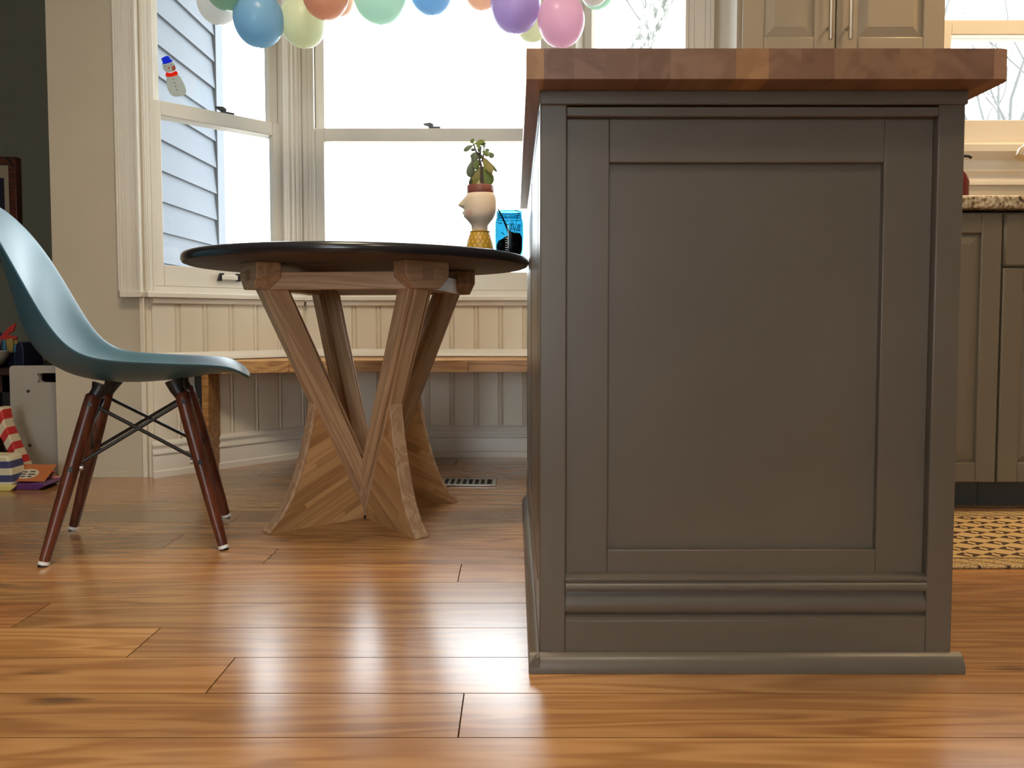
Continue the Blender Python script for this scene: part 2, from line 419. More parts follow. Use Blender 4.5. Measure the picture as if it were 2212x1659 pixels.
for bi, (side, P, ang, Lb) in enumerate(BAY):
    wb = MB()
    wb.box(0, Lb, 0, .125, 0, .61); wb.box(0, Lb, 0, .125, HEAD, CEIL)
    w = struct(wb.obj('wall_bay_%s' % side, M['bead']), 'beadboard wall of the bay, %s side' % side)
    w.location = P; w.rotation_euler = (0, 0, ang)
    bpy.context.view_layer.update()
    off = .016
    nb = int((Lb - .02) / PITCHB) + 1
    for i in range(nb):
        s = off + i * PITCHB
        if s + PITCHB > Lb - .002:
            wd = Lb - .006 - s
            if wd < .01: break
            o = MB().box(0, wd, -.012, 0, 0, .612).obj('board', M['bead'], w, .0015)
        else:
            o = fin(bpy.data.objects.new('board', board_mesh), None, w)
            if not board_mesh.materials: board_mesh.materials.append(M['bead'])
        o.location = (s, 0, 0)
    b = struct(MB().prism(base_prof, 'x', .012 if bi else .004, Lb - .012).obj('baseboard_%s' % side, M['white'], None, 0, 50), 'moulded white baseboard under the bench')
    b.matrix_world = w.matrix_world.copy()
    # sill, apron and the cove moulding on top of the bench
    t = struct(MB().prism([(-.036, .612), (-.036, .628), (-.032, .632), (.03, .632), (.03, .612)], 'x', -.006, Lb + .006).obj('trim_%d' % (bi * 4 + 1), M['white'], None, .002), 'white window sill ledge')
    t.matrix_world = w.matrix_world.copy()
    t = struct(MB().prism([(-.013, .592), (-.022, .592), (-.026, .600), (-.026, .612), (-.013, .612)], 'x', .014, Lb - .014).obj('trim_%d' % (bi * 4 + 2), M['white'], None, .002), 'white apron strip under the sill')
    t.matrix_world = w.matrix_world.copy()
    t = struct(MB().prism([(-.013, .396), (-.032, .396), (-.032, .402), (-.024, .410), (-.018, .420), (-.013, .424)], 'x', .02, Lb - .02).obj('trim_%d' % (bi * 4 + 3), M['white'], None, 0, 50), 'white cove moulding above the bench')
    t.matrix_world = w.matrix_world.copy()
    # posts left and right of the window
    x0, x1 = (.012, Lb - .055) if side == 'left' else ((.022, Lb - .022) if side == 'back' else (.055, Lb - .012))
    for q, (p0, p1) in enumerate(((0, x0), (x1, Lb))):
        if p1 - p0 < .004: continue
        mb = MB().box(p0, p1, .0, .125, .632, HEAD)
        if p1 - p0 > .03:
            for d in range(3):
                c0 = p0 + (p1 - p0) * (d + .25) / 3
                mb.box(c0, c0 + .008, -.004, 0, .632, HEAD)
        else:
            mb.box(p0 + .004, p1 - .004, -.005, 0, .632, HEAD)
        t = struct(mb.obj('trim_post_%s_%d' % (side, q + 1), M['white'], None, .002), 'fluted white window post')
        t.matrix_world = w.matrix_world.copy()
    window(bi + 1, w, x0, x1, .632, HEAD, MEET, M['white'], True, side == 'left', 'white double hung window, %s side of the bay' % side,
           lockx=(.30 if side == 'left' else (.50 if side == 'back' else .3)))

for nm, p in (('trim_corner_back_left', [(-.825, 3.02), (-.825, 3.145), (-.9134, 3.1084)]), ('trim_corner_back_right', [(.175, 3.02), (.2634, 3.1084), (.175, 3.145)])):
    struct(MB().prism(p, 'z', 0, CEIL).obj(nm, M['white']), 'white post where two bay windows meet')
# casing on the pier and on the kitchen side of the bay opening
def casing(name, x0, x1, z0, z1, label):
    w_ = x1 - x0
    mb = MB().box(x0, x1, YW - .016, YW, z0, z1)
    for a, b, d in ((0, .10, .022), (.2, .28, .020), (.36, .64, .019), (.72, .8, .020), (.88, 1, .024)):
        mb.box(x0 + w_ * a, x0 + w_ * b, YW - d, YW - .016, z0, z1)
    return struct(mb.obj(name, M['white'], None, .002), label)
casing('trim_casing_left', -1.326, -1.250, .634, CEIL - .1, 'fluted white casing on the tan wall')
casing('trim_casing_right', .562, .665, .634, CEIL - .1, 'fluted white casing beside the kitchen cabinet')
struct(MB().box(-1.318, -1.246, YW - .030, YW, .612, .634).obj('trim_sill_end', M['white'], None, .002), 'end block of the window sill')
struct(MB().box(-1.262, -1.246, YW - .012, YW, .0, .612).obj('trim_corner_left', M['bead'], None, .002), 'corner strip where the beadboard meets the tan wall')
struct(MB().box(-1.52, -1.262, YW - .004, YW, .0, .02).obj('trim_floor_left', M['tan'], None, .001), 'low strip at the foot of the tan wall')

# kitchen wall with window 4
KX0, KX1, KZ0, KZ1 = 1.40, 2.34, 1.115, 2.05
mb = MB()
mb.box(.595, KX0, YW, YW + .13, 0, CEIL); mb.box(KX1, 3.1, YW, YW + .13, 0, CEIL)
mb.box(KX0, KX1, YW, YW + .13, 0, KZ0); mb.box(KX0, KX1, YW, YW + .13, KZ1, CEIL)
kw = struct(mb.obj('wall_kitchen', M['blue_wall']), 'kitchen wall beside the bay')
kroot = empty('kitchen_window_frame_origin', (0, YW, 0)); bpy.context.view_layer.update()
w4 = window(4, kroot, KX0 + .002, KX1 - .002, KZ0, KZ1, 1.538, M['white'], True, False, 'white double hung window over the kitchen sink')
bpy.data.objects.remove(kroot)
struct(MB().prism([(YW, .985), (YW - .018, .985), (YW - .02, 1.0), (YW - .014, 1.012), (YW - .026, 1.03), (YW - .014, 1.045), (YW - .014, 1.068), (YW - .03, 1.078), (YW - .045, 1.09), (YW - .045, 1.112), (YW - .036, 1.118), (YW, 1.118)], 'x', 1.30, 2.45).obj('trim_kitchen_sill', M['white'], None, 0, 50), 'moulded white sill under the kitchen window')
struct(MB().ring(KX0 - .09, KX1 + .09, KZ0 + .004, KZ1 + .09, YW - .02, YW, .09, .09, .0005, .09).obj('trim_kitchen_casing', M['white'], None, .003), 'white casing around the kitchen window')

# bay roof over the projection and the ground outside
struct(MB().prism([(-1.5, YW + .13), (-1.0, 3.35), (.4, 3.35), (.9, YW + .13), (.9, YW), (-1.5, YW)], 'z', CEIL + .1, CEIL + .2).obj('ceiling_bay', M['ceiling']), 'roof of the bay')
struct(MB().box(-14, 16, 3.95, 26, -.5, -.4).obj('ground_outside', M['ground']), 'winter lawn outside the windows')

# ------------------------------------------------------------------ exterior siding seen through the left window
sx = -1.44
ext = struct(MB().box(sx - .004, sx, 2.78, 3.80, -.4, 3.0).obj('wall_exterior', M['siding']), 'outside wall of the house clad in pale blue boards')
EXPO = .124
clap = MB().prism([(.0, 0), (.017, 0), (.004, EXPO + .012), (0, EXPO + .012)], 'y', 2.80, 3.715).mesh('clapboard', 0)
clap.materials.append(M['siding'])
for i in range(24):
    o = bpy.data.objects.new('clapboard', clap); C.objects.link(o); o.parent = ext; o.location = (sx, 0, -.1 + i * EXPO)
MB().box(sx, sx + .022, 3.71, 3.80, -.4, 3.0).obj('corner_board', M['siding_trim'], ext, .002)

# ------------------------------------------------------------------ kitchen island
IX0, IX1, IY0, IY1 = .0375, .665, 1.150, 2.30
CT = .911
isl = empty('kitchen_island', ((IX0 + IX1) / 2, IY0, 0))
tag(isl, 'dark taupe painted kitchen island with a framed end panel', 'island')
def loc(mb):
    mb.v = [(v[0] - (IX0 + IX1) / 2, v[1] - IY0, v[2]) for v in mb.v]; return mb
TOPU = .869
# end facing the viewer: posts, rails, shaker frame, panel
ox0, ox1, oz0, oz1 = IX0 + .0395, IX1 - .0395, .076, .833
loc(MB().box(IX0, IX1, IY0 + .034, IY1 - .03, .0, TOPU)).obj('carcass', M['island'], isl, .001)
for (a, b) in ((IX0, ox0), (ox1, IX1)):
    loc(MB().box(a, b, IY0, IY0 + .04, 0, TOPU)).obj('corner_post', M['island'], isl, .002)
loc(MB().box(ox0, ox1, IY0 + .0005, IY0 + .034, oz1, TOPU - .022)).obj('top_rail', M['island'], isl, .0015)
loc(MB().box(ox0 - .04, ox1 + .04, IY0 - .006, IY0 + .034, TOPU - .02, TOPU)).obj('frieze_strip', M['island'], isl, .0015)
loc(MB().box(ox0, ox1, IY0 + .0005, IY0 + .034, 0, oz0)).obj('bottom_rail', M['island'], isl, .0015)
px0, px1, pz0, pz1 = IX0 + .104, IX1 - .112, .181, .768
loc(MB().ring(ox0, ox1, .10, oz1, IY0 + .013, IY0 + .034, px0 - ox0, ox1 - px1, pz0 - .10, oz1 - pz1)).obj('shaker_frame', M['island'], isl, .0015)
loc(MB().box(px0, px1, IY0 + .024, IY0 + .034, pz0, pz1)).obj('panel', M['island'], isl)
yb = IY0
mp = [(yb + .034, .076), (yb + .001, .076), (yb + .001, .080), (yb + .004, .0815), (yb + .009, .083), (yb + .0045, .087), (yb + .001, .093), (yb + .0008, .100), (yb + .003, .107), (yb + .010, .114), (yb + .0105, .119), (yb + .004, .1195), (yb - .001, .122), (yb - .0035, .127), (yb - .0015, .132), (yb + .003, .1345), (yb + .003, .136), (yb + .0, .138), (yb + .0005, .142), (yb + .005, .1445), (yb + .013, .146), (yb + .034, .146)]
loc(MB().prism(mp, 'x', ox0, ox1)).obj('base_moulding', M['island'], isl, 0, 50)
def qround(p, r=.0165, n=6):
    return [(0, 0)] + [(-r * math.cos(a), r * 1.25 * math.sin(a)) for a in [PI / 2 * i / n for i in range(n + 1)]]
loc(MB().prism([(IY0 + q[0], q[1]) for q in [(0, 0), (-.0165, 0), (-.0165, .006), (-.0155, .012), (-.012, .019), (-.007, .025), (0, .028)]], 'x', IX0 - .016, IX1 + .014)).obj('shoe_moulding', M['island'], isl, .001)
loc(MB().prism([(IX0 + q[0], q[1]) for q in [(0, 0), (-.0165, 0), (-.0165, .006), (-.0155, .012), (-.012, .019), (-.007, .025), (0, .028)]], 'y', IY0 - .016, 2.22)).obj('shoe_moulding', M['island'], isl, .001)
# long left side: two framed bays with base moulding
mpx = [(IX0 + (q[0] - yb), q[1]) for q in mp]
loc(MB().box(IX0 - .001, IX0 + .02, 1.70, 1.745, .146, oz1)).obj('side_stile', M['island'], isl, .002)
loc(MB().box(IX0 - .001, IX0 + .03, 2.20, 2.285, 0, TOPU)).obj('side_stile', M['island'], isl, .002)
loc(MB().box(IX0 - .001, IX0 + .02, IY0 + .04, 2.20, oz1, TOPU - .001)).obj('side_rail', M['island'], isl, .002)
loc(MB().prism([(x + .001, z) for x, z in mpx], 'y', IY0 + .045, 2.20)).obj('side_moulding', M['island'], isl, 0, 50)
for (y0, y1) in ((IY0 + .04, 1.70), (1.745, 2.20)):
    loc(MB().box(IX0 - .0006, IX0 + .01, y0 + .05, y1 - .05, .2, .78)).obj('side_panel', M['island'], isl, .004)

# butcher block worktop: boards run away from the viewer
WY0, WY1 = 1.092, 2.33
wt = empty('island_worktop', (.36, WY0, TOPU))
tag(wt, 'butcher block worktop of reddish brown staves on the island', 'worktop')
edges_px = [1137, 1175, 1240, 1310, 1379, 1449, 1519, 1590, 1661, 1731, 1802, 1873, 1943, 2014, 2084, 2147, 2186]
bt = [(1.55, 1.35, .95), (.88, .80, .82), (.86, .78, .80), (.90, .82, .82), (.86, .76, .74), (.98, .90, .84), (.98, .9, .82), (1.45, 1.22, .85), (1.0, .86, .76),
      (.76, .64, .58), (.96, .84, .72), (.92, .80, .68), (.98, .84, .70), (.90, .78, .70), (.82, .70, .68), (1.25, 1.1, .98)]
for i in range(16):
    x0 = at(edges_px[i], 160, WY0).x; x1 = at(edges_px[i + 1], 160, WY0).x
    hx = (x1 - x0) / 2
    if i < 15:
        mb = MB().box(-hx, hx, 0, WY1 - WY0, 0, CT - TOPU)
    else:
        r_ = .016
        poly = [(-hx, 0)] + [(hx - r_ + r_ * math.sin(a), r_ - r_ * math.cos(a)) for a in [PI / 2 * j / 5 for j in range(6)]] + [(hx, WY1 - WY0), (-hx, WY1 - WY0)]
        mb = MB().prism(poly, 'z', 0, CT - TOPU)
    o = mb.obj('stave', M['counter'], wt, 0, smooth=0)
    o.location = ((x0 + x1) / 2 - .36, 0, 0); o.color = (*bt[i], 1)

# ------------------------------------------------------------------ bench in the bay
BT = .393; BTH = .043
bench = empty('window_bench', (-.325, 2.75, 0))
tag(bench, 'light oak bench running along the beadboard under the bay window', 'bench')
bp_ = [(-1.165, 2.632), (-.80, 2.735), (.15, 2.735), (.515, 2.632), (.515, 2.66), (.165, 3.006), (-.815, 3.006), (-1.165, 2.66)]
bp_ = [(-1.16, 2.628), (-.74, 2.735), (.09, 2.735), (.51, 2.628), (.51, 2.645), (.151, 3.003), (-.801, 3.003), (-1.16, 2.645)]
rows = [2.60, 2.79, 2.835, 2.88, 2.925, 2.97, 3.02]
cuts = [[-1.3, -1.02, -.80, -.58, -.30, -.168, .10, .7], [-1.3, -.9, -.4, 0, .7], [-1.3, -.7, -.1, .7], [-1.3, -.5, .2, .7], [-1.3, -.6, .7], [-1.3, -.3, .7]]
btint = [(1.0, .86, .66), (1.12, 1.06, .92), (1.12, 1.04, .9), (.95, .86, .72), (1.08, 1.0, .84), (.78, .66, .5), (1, .9, .75)]
for ri in range(6):
    st = band(bp_, 0, 1, rows[ri] + .0004, rows[ri + 1] - .0004)
    for ci in range(len(cuts[ri]) - 1):
        pc = band(st, 1, 0, cuts[ri][ci] + .0003, cuts[ri][ci + 1] - .0003)
        if len(pc) < 3: continue
        o = MB().prism([(x + .325, y - 2.75) for x, y in pc], 'z', BT - BTH, BT).obj('board', M['bench'], bench, .001, seg=1)
        o.color = (*(btint[ci % 7] if ri == 0 else btint[(ci * 2 + ri) % 5]), 1)
def bl(mb): mb.v = [(v[0] + .325, v[1] - 2.75, v[2]) for v in mb.v]; return mb
o = bl(MB().box(-1.085, -1.062, 2.655, 2.76, 0, BT - BTH)).obj('support_leg', M['bench'], bench, .002); o.color = (.85, .8, .7, 1)
bl(MB().box(-1.112, -1.085, 2.66, 2.74, .165, BT - BTH)).obj('bracket', M['black'], bench, .002)
bl(MB().tube([(-1.098, 2.656, .26), (-1.098, 2.66, .26)], .004, 8)).obj('screw', M['steel'], bench)

# ------------------------------------------------------------------ round table
TC = Vector((-.402, 2.085, 0)); TH = R(38); TZ = .702
tab = empty('round_table', TC, TH)
tag(tab, 'round dark topped table on a splayed light oak pedestal', 'table')
TR = .450; TT = .027
TOFF = (-.011 * math.cos(TH), .011 * math.sin(TH), 0)
top = MB().lathe([(0.001, TZ - TT), (TR - .012, TZ - TT), (TR - .004, TZ - TT + .003)], 96, cap=True)
o = top.obj('tabletop_underside', M['top'], tab, 0, 30); o.rotation_euler = (0, 0, -TH); o.location = TOFF
MB().lathe([(TR - .004, TZ - TT + .003), (TR - .0005, TZ - TT + .008), (TR, TZ - .014), (TR - .001, TZ - .007), (TR - .005, TZ - .002), (TR - .011, TZ), (.001, TZ)], 96, cap=True).obj('tabletop', M['top_edge'], tab, 0, 40).location = TOFF
ZB0, ZB1 = .609, TZ - TT
arm_poly = [(.0, .135), (.0, .02), (.012, .012), (.018, .016), (.298, .618), (.298, .64), (.235, .64)]
fin_out = [(.160, .325), (.166, .29), (.176, .24), (.190, .185), (.207, .13), (.228, .08), (.255, .035), (.287, .004), (.287, .0)]
fin_poly = fin_out + [(.022, .0), (.022, .024)]
sd = R(-27); sdir = (math.cos(sd), math.sin(sd)); snr = (-sdir[1], sdir[0])
strip_tints = [(1.0, .92, .8), (.86, .76, .64), (1.08, 1.0, .88), (.8, .68, .55), (1.02, .93, .8), (.9, .8, .66), (1.1, 1.04, .92), (.84, .73, .6), (1.0, .9, .76), (.93, .84, .7), (1.05, .97, .84), (.8, .7, .56)]
ft = .017
for k in range(4):
    rz = k * PI / 2
    a = MB().prism(arm_poly, 'y', -.019, .019).obj('arm', M['arm'], tab, .002); a.rotation_euler = (0, 0, rz); a.color = (.92, .88, .82, 1)
    for s in (-1, 1):
        lp = [(.02, .137), (.012, .05), (.028, .07), (.288, .618), (.288, .64), (.243, .64)]
        q = MB().prism(lp, 'y', s * .0195, s * .033).obj('arm_cheek', M['arm'], a, .002); q.color = (1.02, .98, .92, 1)
    f = MB().prism([(x - .0015, z) for x, z in fin_out] + [(x - .011, z) for x, z in fin_out[::-1]], 'y', -ft - .001, ft + .001).obj('foot_edge', M['arm'], tab, .0015)
    f.rotation_euler = (0, 0, rz); f.color = (1.05, 1.0, .95, 1)
    inner = [(x - .011, z) for x, z in fin_out] + [(.022, .0), (.022, .024)]
    body = MB().prism([(x, z) for x, z in inner], 'y', -ft + .004, ft - .004).obj('foot', M['strip'], tab); body.rotation_euler = (0, 0, rz); body.color = (.5, .42, .35, 1)
    d0 = min(snr[0] * x + snr[1] * z for x, z in inner); d1 = max(snr[0] * x + snr[1] * z for x, z in inner)
    wid = .0265; i = 0; d = d0
    while d < d1:
        dd = wid * (1.0 + .5 * math.sin(i * 2.3 + k))
        pc = band(inner, snr[0], snr[1], d + .0002, min(d + dd, d1) - .0002)
        if len(pc) > 2:
            mid = None
            pieces = [pc]
            if i % 3 == 1:
                cx = sum(p[0] * sdir[0] + p[1] * sdir[1] for p in pc) / len(pc)
                pieces = [band(pc, sdir[0], sdir[1], -9, cx - .0002), band(pc, sdir[0], sdir[1], cx + .0002, 9)]
            for j, q in enumerate(pieces):
                if len(q) < 3: continue
                o = MB().prism(q, 'y', -ft, ft).obj('strip', M['strip'], body, 0, smooth=0)
                o.color = (*strip_tints[(i + j * 5 + k * 3) % 12], 1)
        d += dd; i += 1
    # cap block with chamfered ends at the top of the arm
    bpoly = [(-.060, ZB1), (-.060, .640), (-.034, ZB0), (.034, ZB0), (.060, .640), (.060, ZB1)]
    bm_ = MB().prism(bpoly, 'x', .258, .318).obj('cap_block', M['apron'], tab, .002); bm_.rotation_euler = (0, 0, rz); bm_.color = (.8, .72, .68, 1)
    MB().box(.318, .3195, -.015, .015, .630, .658).obj('tenon', M['apron'], bm_, 0).color = (.55, .48, .45, 1)
    # apron rail to the next arm
    rail = MB().box(-.019, .019, -.180, .180, ZB0 + .0, ZB0 + .042)
    rl = rail.obj('apron_rail', M['apron'], tab, .0015)
    rl.location = (.202 * math.cos(rz + PI / 4), .202 * math.sin(rz + PI / 4), 0); rl.rotation_euler = (0, 0, rz + PI / 4); rl.color = (.98, .9, .82, 1)
MB().box(-.021, .021, -.021, .021, .006, .14).obj('centre_post', M['arm'], tab, .002).color = (.7, .65, .6, 1)
MB().lathe([(.001, 0), (.014, 0), (.014, .012), (.001, .012)], 16, (0, 0, 0)).obj('centre_foot', M['dark'], tab)
MB().box(-.016, .016, -.016, .016, .14, .1425).obj('centre_plate', M['steel'], tab, .001)

# ------------------------------------------------------------------ teal shell chair
CC = Vector((-.906, 1.852, 0))
ch = empty('shell_chair', CC, R(19.5))
tag(ch, 'teal moulded plastic shell chair on walnut dowel legs', 'chair')
ST = [((-.312, .806), (-.310, .806), .05), ((-.309, .802), (-.300, .797), .12), ((-.300, .785), (-.280, .775), .175), ((-.275, .73), (-.242, .722), .208),
      ((-.256, .66), (-.205, .652), .224), ((-.243, .585), (-.174, .588), .230), ((-.228, .515), (-.142, .525), .232), ((-.198, .450), (-.106, .475), .232),
      ((-.135, .406), (-.062, .453), .232), ((-.05, .389), (.0, .446), .231), ((.05, .390), (.08, .441), .230), ((.13, .402), (.15, .437), .227),
      ((.19, .411), (.200, .431), .218), ((.226, .410), (.224, .419), .200), ((.244, .403), (.240, .406), .165), ((.252, .394), (.2505, .394), .095)]
NJ = 15
vs = []; fs = []
for (su, sz), (ru, rz_), w_ in ST:
    for j in range(NJ):
        t = -1 + 2 * j / (NJ - 1)
        c = abs(t) ** 2.3
        vs.append((su + (ru - su) * c, w_ * t, sz + (rz_ - sz) * c))
for i in range(len(ST) - 1):
    for j in range(NJ - 1):
        fs.append((i * NJ + j, i * NJ + j + 1, (i + 1) * NJ + j + 1, (i + 1) * NJ + j))
sh = MB().add(vs, fs).obj('seat_shell', M['shell'], ch, 0, 180)
m_ = sh.modifiers.new('solid', 'SOLIDIFY'); m_.thickness = .0075; m_.offset = 0
m_ = sh.modifiers.new('sub', 'SUBSURF'); m_.levels = 2; m_.render_levels = 2
LEGT = {(-1, -1): (-.082, -.092), (-1, 1): (-.082, .092), (1, -1): (.098, -.092), (1, 1): (.098, .092)}
LEGB = {(-1, -1): (-.180, -.157), (-1, 1): (-.180, .157), (1, -1): (.188, -.157), (1, 1): (.188, .157)}
LZT = .372
def legpt(k, z):
    t = (LZT - z) / (LZT - .0)
    return Vector((LEGT[k][0] + (LEGB[k][0] - LEGT[k][0]) * t, LEGT[k][1] + (LEGB[k][1] - LEGT[k][1]) * t, z))
for k in LEGT:
    pz = [.011, .05, .12, .2, .28, .34, .362, .366]
    lg = MB().tube([legpt(k, z) for z in pz], [.0112, .0122, .0140, .0158, .0168, .0166, .0160, .0120], 18).obj('leg', M['walnut_leg'], ch, 0, 50)
    lg.color = (1, 1, 1, 1)
    MB().tube([legpt(k, .0), legpt(k, .0035)], .0105, 14).obj('foot_pad', M['black'], lg)
    MB().tube([legpt(k, .0035), legpt(k, .0105)], .0113, 14).obj('foot_glide', M['glide'], lg)
    for z in (.345, .205):
        p = legpt(k, z); d = Vector((0, k[1], 0))
        MB().tube([p + d * .0145, p + d * .0185], .0055, 10).obj('bolt', M['black'], lg)
    # mount under the shell
    zt = .385 if k[0] < 0 else .392
    MB().tube([legpt(k, .350), (LEGT[k][0] + .008 * -k[0], LEGT[k][1] * .96, .372), (LEGT[k][0] - .014 * k[0], LEGT[k][1] * .92, zt + .001)], [.0135, .0165, .022], 12).obj('seat_mount', M['black'], ch, .001)
def rod(a, b, r=.0042): MB().tube([a, b], r, 8).obj('brace_rod', M['black'], ch)
for s in (-1, 1):
    rod(legpt((-1, s), .345), legpt((1, s), .205)); rod(legpt((1, s), .345), legpt((-1, s), .205))
for s in (-1, 1):
    rod(legpt((s, -1), .345), legpt((s, 1), .205)); rod(legpt((s, 1), .345), legpt((s, -1), .205))
    rod(legpt((s, -1), .352), legpt((s, 1), .352), .005)
for k in LEGT:
    MB().tube([legpt(k, .205) + Vector((-k[0] * .016, 0, 0)), legpt(k, .205) + Vector((-k[0] * .022, 0, 0))], .0065, 10).obj('brace_nut', M['steel'], ch)

# ------------------------------------------------------------------ head shaped planter with a jade plant
PY = 2.20
pb = at(1039, 500, PY); PXc = pb.x
pl = empty('head_planter', (PXc, PY, TZ))
tag(pl, 'ceramic planter shaped as a head in profile with a yellow shirt', 'planter')
lev = [(.080, -.0255, .0205, .020), (.090, -.0262, .0198, .021), (.100, -.0275, .0200, .023), (.106, -.031, .0235, .027), (.113, -.037, .029, .033), (.122, -.0445, .036, .039),
       (.131, -.0475, .040, .042), (.138, -.0485, .042, .043), (.147, -.0485, .0432, .044), (.158, -.0495, .0435, .044), (.168, -.0490, .043, .043), (.177, -.0470, .0425, .042), (.184, -.0430, .041, .040), (.190, -.0395, .0385, .037), (.193, -.036, .036, .034)]
nose = {.138: .003, .142: .0, .147: .001, .152: .007, .157: .0165, .162: .0145, .168: .0095, .177: .003}
mouth = {.122: .001, .127: .0045, .131: .0015, .134: .0055, .138: .002}
zs = [.080, .090, .100, .106, .113, .118, .122, .1265, .129, .131, .1345, .138, .142, .147, .151, .154, .157, .160, .163, .168, .173, .177, .184, .190, .193]
def lerp_lev(z):
    for a, b in zip(lev, lev[1:]):
        if a[0] <= z <= b[0] + 1e-9:
            t = (z - a[0]) / (b[0] - a[0]); return [a[i] + (b[i] - a[i]) * t for i in range(4)]
def lerp_d(d, z):
    ks = sorted(d)
    if z <= ks[0] or z >= ks[-1]: return d.get(round(z, 4), 0) if z in d else 0
    for a, b in zip(ks, ks[1:]):
        if a <= z <= b: return d[a] + (d[b] - d[a]) * (z - a) / (b - a)
    return 0
vs = []; fs = []; SG = 48
for z in zs:
    _, x0, x1, hd = lerp_lev(z)
    n_ = lerp_d(nose, z); m_o = lerp_d(mouth, z)
    for k in range(SG):
        a = 2 * PI * k / SG; ca, sa = math.cos(a), math.sin(a)
        cx = (x0 + x1) / 2; hw = (x1 - x0) / 2
        dd = math.atan2(math.sin(a - PI), math.cos(a - PI))
        vs.append((cx + hw * ca - n_ * math.exp(-(dd / .20) ** 2) - m_o * math.exp(-(dd / .32) ** 2), hd * sa, z))
for i in range(len(zs) - 1):
    for k in range(SG):
        k2 = (k + 1) % SG; fs.append((i * SG + k, i * SG + k2, (i + 1) * SG + k2, (i + 1) * SG + k))
fs.append(tuple(range((len(zs) - 1) * SG, len(zs) * SG)))
# bisque with a rosy cheek on each side
mc, nt, b = new_mat('bisque_with_cheek')
tc = N(nt, 'ShaderNodeTexCoord'); ab = N(nt, 'ShaderNodeVectorMath', op='ABSOLUTE'); sp = N(nt, 'ShaderNodeSeparateXYZ'); L(nt, tc.outputs['Object'], sp.inputs[0])
cb = N(nt, 'ShaderNodeCombineXYZ'); L(nt, sp.outputs[0], cb.inputs[0]); L(nt, sp.outputs[2], cb.inputs[2])
ds = N(nt, 'ShaderNodeVectorMath', op='DISTANCE'); ds.inputs[1].default_value = (-.030, 0, .132); L(nt, cb.outputs[0], ds.inputs[0])
mr = N(nt, 'ShaderNodeMapRange'); mr.inputs[1].default_value = .004; mr.inputs[2].default_value = .013; mr.inputs[3].default_value = .55; mr.inputs[4].default_value = 0; L(nt, ds.outputs['Value'], mr.inputs[0])
mx = N(nt, 'ShaderNodeMix', data_type='RGBA'); mx.inputs[6].default_value = (.72, .58, .44, 1); mx.inputs[7].default_value = (.66, .26, .20, 1)
L(nt, mr.outputs[0], mx.inputs[0]); L(nt, mx.outputs[2], b.inputs['Base Color']); b.inputs['Roughness'].default_value = .6
MB().add(vs, fs).obj('head', mc, pl, 0, 60)
# shirt with incised scallops
ms, nt, b = new_mat('yellow_scallop_glaze')
tc = N(nt, 'ShaderNodeTexCoord'); sp = N(nt, 'ShaderNodeSeparateXYZ'); L(nt, tc.outputs['Object'], sp.inputs[0])
an = N(nt, 'ShaderNodeMath', op='ARCTAN2'); L(nt, sp.outputs[1], an.inputs[0]); L(nt, sp.outputs[0], an.inputs[1])
u_ = N(nt, 'ShaderNodeMath', op='MULTIPLY', i1=16 / (2 * PI)); L(nt, an.outputs[0], u_.inputs[0])
v_ = N(nt, 'ShaderNodeMath', op='MULTIPLY', i1=85.0); L(nt, sp.outputs[2], v_.inputs[0])
vf = N(nt, 'ShaderNodeMath', op='FLOOR'); L(nt, v_.outputs[0], vf.inputs[0])
hf = N(nt, 'ShaderNodeMath', op='MULTIPLY', i1=.5); L(nt, vf.outputs[0], hf.inputs[0])
us = N(nt, 'ShaderNodeMath', op='ADD'); L(nt, u_.outputs[0], us.inputs[0]); L(nt, hf.outputs[0], us.inputs[1])
uf = N(nt, 'ShaderNodeMath', op='FRACT'); L(nt, us.outputs[0], uf.inputs[0]); vfr = N(nt, 'ShaderNodeMath', op='FRACT'); L(nt, v_.outputs[0], vfr.inputs[0])
cb = N(nt, 'ShaderNodeCombineXYZ'); L(nt, uf.outputs[0], cb.inputs[0]); L(nt, vfr.outputs[0], cb.inputs[1])
ds = N(nt, 'ShaderNodeVectorMath', op='DISTANCE'); ds.inputs[1].default_value = (.5, .5, 0); L(nt, cb.outputs[0], ds.inputs[0])
sb = N(nt, 'ShaderNodeMath', op='SUBTRACT', i1=.44); L(nt, ds.outputs['Value'], sb.inputs[0]); aa = N(nt, 'ShaderNodeMath', op='ABSOLUTE'); L(nt, sb.outputs[0], aa.inputs[0])
lt = N(nt, 'ShaderNodeMath', op='LESS_THAN', i1=.06); L(nt, aa.outputs[0], lt.inputs[0])
mx = N(nt, 'ShaderNodeMix', data_type='RGBA'); mx.inputs[6].default_value = (.62, .37, .045, 1); mx.inputs[7].default_value = (.22, .12, .02, 1)
L(nt, lt.outputs[0], mx.inputs[0]); L(nt, mx.outputs[2], b.inputs['Base Color']); b.inputs['Roughness'].default_value = .35
MB().lathe([(.044, 0), (.0445, .004), (.043, .02), (.041, .038), (.037, .055), (.0325, .070), (.0285, .079), (.0285, .083), (.0245, .084), (.022, .080)], 36, (-.003, 0, 0)).obj('shirt', ms, pl, 0, 60)
MB().lathe([(.0285, -.002), (.030, 0), (.0285, .002), (.026, 0)], 36, (-.003, 0, .083)).obj('collar', ms, pl, 0, 60)
MB().lathe([(.0370, .190), (.0380, .1915), (.0385, .211), (.0375, .213), (.033, .213), (.032, .205), (.0005, .204)], 36, (-.0015, 0, 0)).obj('rim', M['terracotta'], pl, 0, 50)
MB().lathe([(.0315, .2042), (.02, .2055), (.0005, .206)], 24, (-.0015, 0, 0)).obj('soil', M['soil'], pl, 0, 60)

